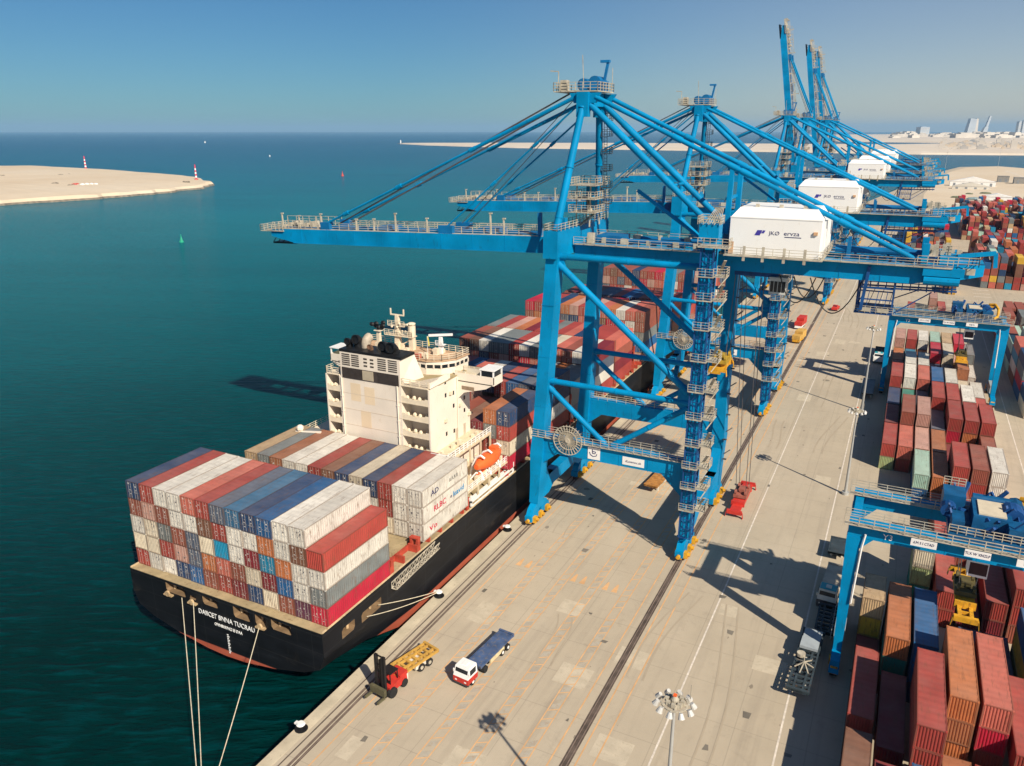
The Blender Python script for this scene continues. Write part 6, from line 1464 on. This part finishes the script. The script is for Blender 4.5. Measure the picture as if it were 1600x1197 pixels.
# ------------------------------------------------------------------ buoys, boats, beacons
def buoy(label, x, y, m, s=1.0):
    t = thing('buoy', label, 'buoy', (x, y, WZ), 0)
    mb = MB(); mb.tube((0, 0, -.3), (0, 0, .8*s), 1.5*s, 1.3*s, n=14); mb.tube((0, 0, .8*s), (0, 0, 3.2*s), 1.0*s, .35*s, n=10); mb.build('float', m, t)
    mb = MB(); mb.tube((0, 0, 3.2*s), (0, 0, 4.4*s), .3*s, .22*s, n=8); mb.ball((0, 0, 4.6*s), .3*s); mb.build('lantern', m, t); return t
buoy('green buoy floating in the near channel off the crane boom\'s tip', -338, 333, paint('buoy_green', (.02, .34, .2), .15, 1, .4), .95)
buoy('red buoy floating in the channel beyond the boom tip', -705, 951, paint('buoy_red', (.5, .06, .05), .15, 1, .4), 1.5)
def boat(label, x, y, s=1.0):
    t = thing('boat', label, 'boat', (x, y, WZ), R(35))
    mb = MB(); mb.rings([[(-1.4*s, 0, 1.5*s), (1.4*s, 0, 1.5*s), (1.1*s, 0, -.4), (-1.1*s, 0, -.4)], [(-1.6*s, 5*s, 1.5*s), (1.6*s, 5*s, 1.5*s), (1.2*s, 5*s, -.4), (-1.2*s, 5*s, -.4)], [(-.1, 10*s, 2.2*s), (.1, 10*s, 2.2*s), (.05, 9*s, -.4), (-.05, 9*s, -.4)]]); mb.build('hull', WHITE, t)
    mb = MB(); mb.box(-1.0*s, 1.0*s, 2*s, 5.5*s, 1.5*s, 3.2*s); mb.beam((0, 4*s, 3.2*s), (0, 4*s, 5.5*s), .25*s); mb.build('cabin', WHITE, t); return t
boat('small white boat out on the open water short of the far spit', -1448, 1594, .95)
boat('tiny white boat near the horizon above the sand spit', -3431, 3218, 2.2)
def beacon(label, x, y, z, h, r):
    t = thing('beacon_tower', label, 'beacon', (x, y, z), 0, 'banded beacons on the sand spit')
    mb = MB(); n = 7
    for i in range(n):
        r0 = r * (1 - .45 * i / n); r1 = r * (1 - .45 * (i + 1) / n); mb.tube((0, 0, h * i / n), (0, 0, h * (i + 1) / n), r0, r1, n=12, mi=i % 2)
    mb.build('tower', [paint('beacon_red', (.58, .05, .09), .1, 1, .5), WHITE], t)
    mb = MB(); mb.tube((0, 0, -1), (0, 0, .8), r * 2.1, r * 1.6, n=8); mb.build('base', paint('beacon_base', (.45, .1, .07), .2, 1, .7), t)
    mb = MB(); mb.tube((0, 0, h), (0, 0, h + 1.6), r * .6, r * .5, n=8); mb.ball((0, 0, h + 1.9), r * .5); mb.build('lantern', paint('beacon_red', (.58, .05, .09)), t)
beacon('red and white banded beacon near the sand spit\'s tip', -762, 731, 2, 16, 1.3)
beacon('red and white banded beacon farther back on the sand spit', -1148, 857, 2.5, 17, 1.5)
t = thing('lighthouse', 'small white lighthouse at the far spit\'s low end', 'lighthouse', (-2275, 3400, -2))
mb = MB(); mb.tube((0, 0, 0), (0, 0, 15), 3.2, 2.4, n=12); mb.build('tower', WHITE, t); mb = MB(); mb.tube((0, 0, 15), (0, 0, 18), 2.6, 1.2, n=12); mb.build('lantern', WHITE, t); mb = MB(); mb.box(-14, 30, -8, 8, -2, 1.4); mb.build('base', ROCK, t)
rk = random.Random(8)
for i, (u, v, s) in enumerate(((95, 274, 2.4), (112, 273, 1.8), (86, 288, 2.6), (110, 290, 2.2), (122, 289, 2.4), (140, 289, 3.2), (5, 275, 2.2), (30, 270, 1.6), (188, 278, 1.0), (200, 277, 1.0), (292, 284, 1.6))):
    p = G(u, v, 3.4); mb = MB()
    for k in range(4): mb.ball((rk.uniform(-2, 2) * s, rk.uniform(-2, 2) * s, .2 * s), rk.uniform(.6, 1.1) * s, n=6, k=4, sx=1.5, sz=.8)
    o = mb.build('rubble_heap', [ROCK, WHITE, RED][(i * 5) % 3 if i in (4, 5) else 0], loc=(p.x, p.y, 3.0)); tag(o, 'low heap of dark rubble lying on the sand spit', 'rubble', 'rubble heaps on the sand spit')

# ------------------------------------------------------------------ far land: sheds, town, towers
def shed(name, label, cat, x, y, w_, d, h, m, rz=0, roof=None, group=None, gable=True):
    t = thing(name, label, cat, (x, y, 0), rz, group)
    mb = MB(); mb.box(-w_/2, w_/2, -d/2, d/2, 0, h); mb.build('wall', m, t)
    mb = MB()
    if gable: mb.prism([(-w_/2 - .3, -d/2 - .3, h), (w_/2 + .3, -d/2 - .3, h), (0, -d/2 - .3, h + w_ * .12)], (0, d + .6, 0))
    else: mb.box(-w_/2 - .3, w_/2 + .3, -d/2 - .3, d/2 + .3, h, h + .5)
    mb.build('roof', roof or m, t)
    mb = MB(); 
    for k in range(max(2, int(w_ / 8))): x_ = -w_/2 + (k + .5) * w_ / max(2, int(w_ / 8)); mb.box(x_ - 1.2, x_ + 1.2, -d/2 - .08, -d/2 - .01, 0.1, min(h * .7, 4))
    mb.build('door', paint('shed_door', (.22, .24, .26), .2, .5, .6), t); return t
p = G(1492, 283)
shed('warehouse', 'long white warehouse on the sandy ground behind the crane ends', 'warehouse', 112, 1065, 46, 10, 5, WHITE)
shed('warehouse', 'low white shed with grey base in front of the long warehouse', 'warehouse', 108, 1010, 36, 7, 3, paint('shed_cream', (.6, .57, .5), .1, .1, .6))
shed('warehouse', 'tall tan building on the sandy ground behind the far yard gantry', 'building', 214, 1130, 30, 26, 22, paint('shed_tan', (.5, .36, .22), .1, .1, .7), gable=False)
shed('warehouse', 'dark grey sheds beside the tan building on the sandy ground', 'building', 176, 1140, 34, 12, 7, GREY, gable=False)
shed('warehouse', 'small dark grey shed on the sandy ground beside the dirt road', 'shed', 150, 1165, 12, 10, 7, GREY, gable=False)
shed('warehouse', 'white tank like shed standing behind the far yard gantry', 'shed', 117, 800, 22, 10, 7, WHITE)
for i, (x, y, m, s) in enumerate(((90, 870, 'paint_olive', 3), (104, 855, 'paint_steel', 4), (118, 940, 'paint_olive', 3), (103, 925, 'paint_olive', 2), (98, 1130, 'paint_olive', 3), (115, 1150, 'paint_olive', 3))):
    mb = MB(); mb.ball((0, 0, .5), 1.4 * s * .6, n=8, k=4, sx=2.2, sz=.5); mb.box(-1.0 * s, .4 * s, -.5, .6, .2, 1.0 + .2 * s)
    o = mb.build('scrap_heap', paint(m, (.13, .15, .09) if m == 'paint_olive' else (.2, .28, .3), .2, 1, .7), loc=(x, y, 0)); tag(o, ['dark heap of scrap on the sand behind the far stacks', 'grey heap of scrap on the sand behind the far stacks'][m == 'paint_steel'], 'heap', 'scrap heaps on the sandy ground')
TOWN2 = paint('town_sand', (.56, .47, .36), .15, .02, .9); TOWN3 = paint('town_grey', (.42, .4, .37), .15, .02, .9)
tr_ = random.Random(12)
for i in range(75):                                             # low town on the far spit
    u = tr_.uniform(1470, 1600); v = tr_.uniform(222, 233); q = G(u, v, 6)
    w_ = tr_.uniform(10, 34); h = tr_.uniform(4, 12) if i % 9 else tr_.uniform(16, 30)
    mb = MB(); mb.box(-w_/2, w_/2, -w_/3, w_/3, 0, h); mb.box(-w_/4, w_/5, -w_/4, w_/5, h, h + 4)
    o = mb.build('town_building', [CITY, TOWN2, TOWN3][i % 3], loc=(q.x, q.y, 4)); tag(o, 'low pale building of the hazy town across the channel', 'building', 'low town buildings across the channel')
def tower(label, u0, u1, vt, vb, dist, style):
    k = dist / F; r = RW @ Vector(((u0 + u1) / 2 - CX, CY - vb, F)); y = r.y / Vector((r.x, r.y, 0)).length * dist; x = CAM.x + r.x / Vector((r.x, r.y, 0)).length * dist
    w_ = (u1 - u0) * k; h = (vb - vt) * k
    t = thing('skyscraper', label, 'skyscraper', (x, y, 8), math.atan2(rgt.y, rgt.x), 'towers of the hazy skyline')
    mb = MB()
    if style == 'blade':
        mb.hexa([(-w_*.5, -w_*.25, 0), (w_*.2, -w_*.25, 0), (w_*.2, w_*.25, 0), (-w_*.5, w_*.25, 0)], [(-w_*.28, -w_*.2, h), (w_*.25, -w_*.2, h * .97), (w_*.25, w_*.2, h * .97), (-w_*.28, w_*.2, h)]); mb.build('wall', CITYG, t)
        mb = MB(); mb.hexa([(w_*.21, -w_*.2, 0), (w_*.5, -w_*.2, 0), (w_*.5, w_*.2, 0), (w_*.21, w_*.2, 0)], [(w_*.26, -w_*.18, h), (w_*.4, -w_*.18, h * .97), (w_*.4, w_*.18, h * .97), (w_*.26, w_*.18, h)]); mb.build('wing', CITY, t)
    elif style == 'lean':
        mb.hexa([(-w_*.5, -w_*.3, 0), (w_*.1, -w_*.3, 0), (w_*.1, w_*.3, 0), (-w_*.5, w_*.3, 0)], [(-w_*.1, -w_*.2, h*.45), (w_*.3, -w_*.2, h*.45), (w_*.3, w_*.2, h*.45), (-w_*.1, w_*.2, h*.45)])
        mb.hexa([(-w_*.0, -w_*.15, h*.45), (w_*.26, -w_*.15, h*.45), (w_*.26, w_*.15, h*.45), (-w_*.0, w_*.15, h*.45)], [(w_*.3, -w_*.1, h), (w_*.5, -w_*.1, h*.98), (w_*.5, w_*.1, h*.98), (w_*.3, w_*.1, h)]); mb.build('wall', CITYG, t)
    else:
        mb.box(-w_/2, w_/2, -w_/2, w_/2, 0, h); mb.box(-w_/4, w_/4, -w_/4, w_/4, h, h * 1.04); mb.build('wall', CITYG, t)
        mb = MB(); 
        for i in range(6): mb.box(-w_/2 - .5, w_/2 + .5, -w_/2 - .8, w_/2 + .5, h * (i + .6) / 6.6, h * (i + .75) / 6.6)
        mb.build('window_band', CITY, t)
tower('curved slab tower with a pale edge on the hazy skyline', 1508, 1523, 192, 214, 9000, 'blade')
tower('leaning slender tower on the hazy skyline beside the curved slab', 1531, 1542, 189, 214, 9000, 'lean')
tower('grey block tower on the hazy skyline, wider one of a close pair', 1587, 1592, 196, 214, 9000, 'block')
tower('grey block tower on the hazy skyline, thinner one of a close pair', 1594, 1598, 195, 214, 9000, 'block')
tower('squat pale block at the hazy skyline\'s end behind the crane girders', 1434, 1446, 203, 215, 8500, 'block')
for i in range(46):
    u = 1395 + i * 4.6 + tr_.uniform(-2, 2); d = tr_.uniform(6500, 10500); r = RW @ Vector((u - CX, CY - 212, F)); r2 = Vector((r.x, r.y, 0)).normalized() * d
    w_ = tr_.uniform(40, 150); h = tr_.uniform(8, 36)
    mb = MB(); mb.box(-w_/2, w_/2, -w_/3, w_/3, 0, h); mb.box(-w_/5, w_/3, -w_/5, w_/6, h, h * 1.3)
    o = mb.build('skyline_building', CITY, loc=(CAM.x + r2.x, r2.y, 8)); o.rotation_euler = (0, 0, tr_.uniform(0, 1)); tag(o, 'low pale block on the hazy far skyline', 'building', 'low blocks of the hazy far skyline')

# ------------------------------------------------------------------ haze
HAZE = 4.2e-5
mb = MB(); mb.box(-45000, 45000, -45000, 45000, -12, 330)
m, nt, b = nodemat('haze_air'); nt.nodes.remove(b)
pv = nt.nodes.new('ShaderNodeVolumePrincipled'); pv.inputs['Color'].default_value = (.4, .7, 1, 1); pv.inputs['Density'].default_value = HAZE; pv.inputs['Anisotropy'].default_value = .0
L(nt, pv.outputs[0], nt.nodes['Material Output'].inputs['Volume'])
tag(mb.build('haze', m), kind='stuff')
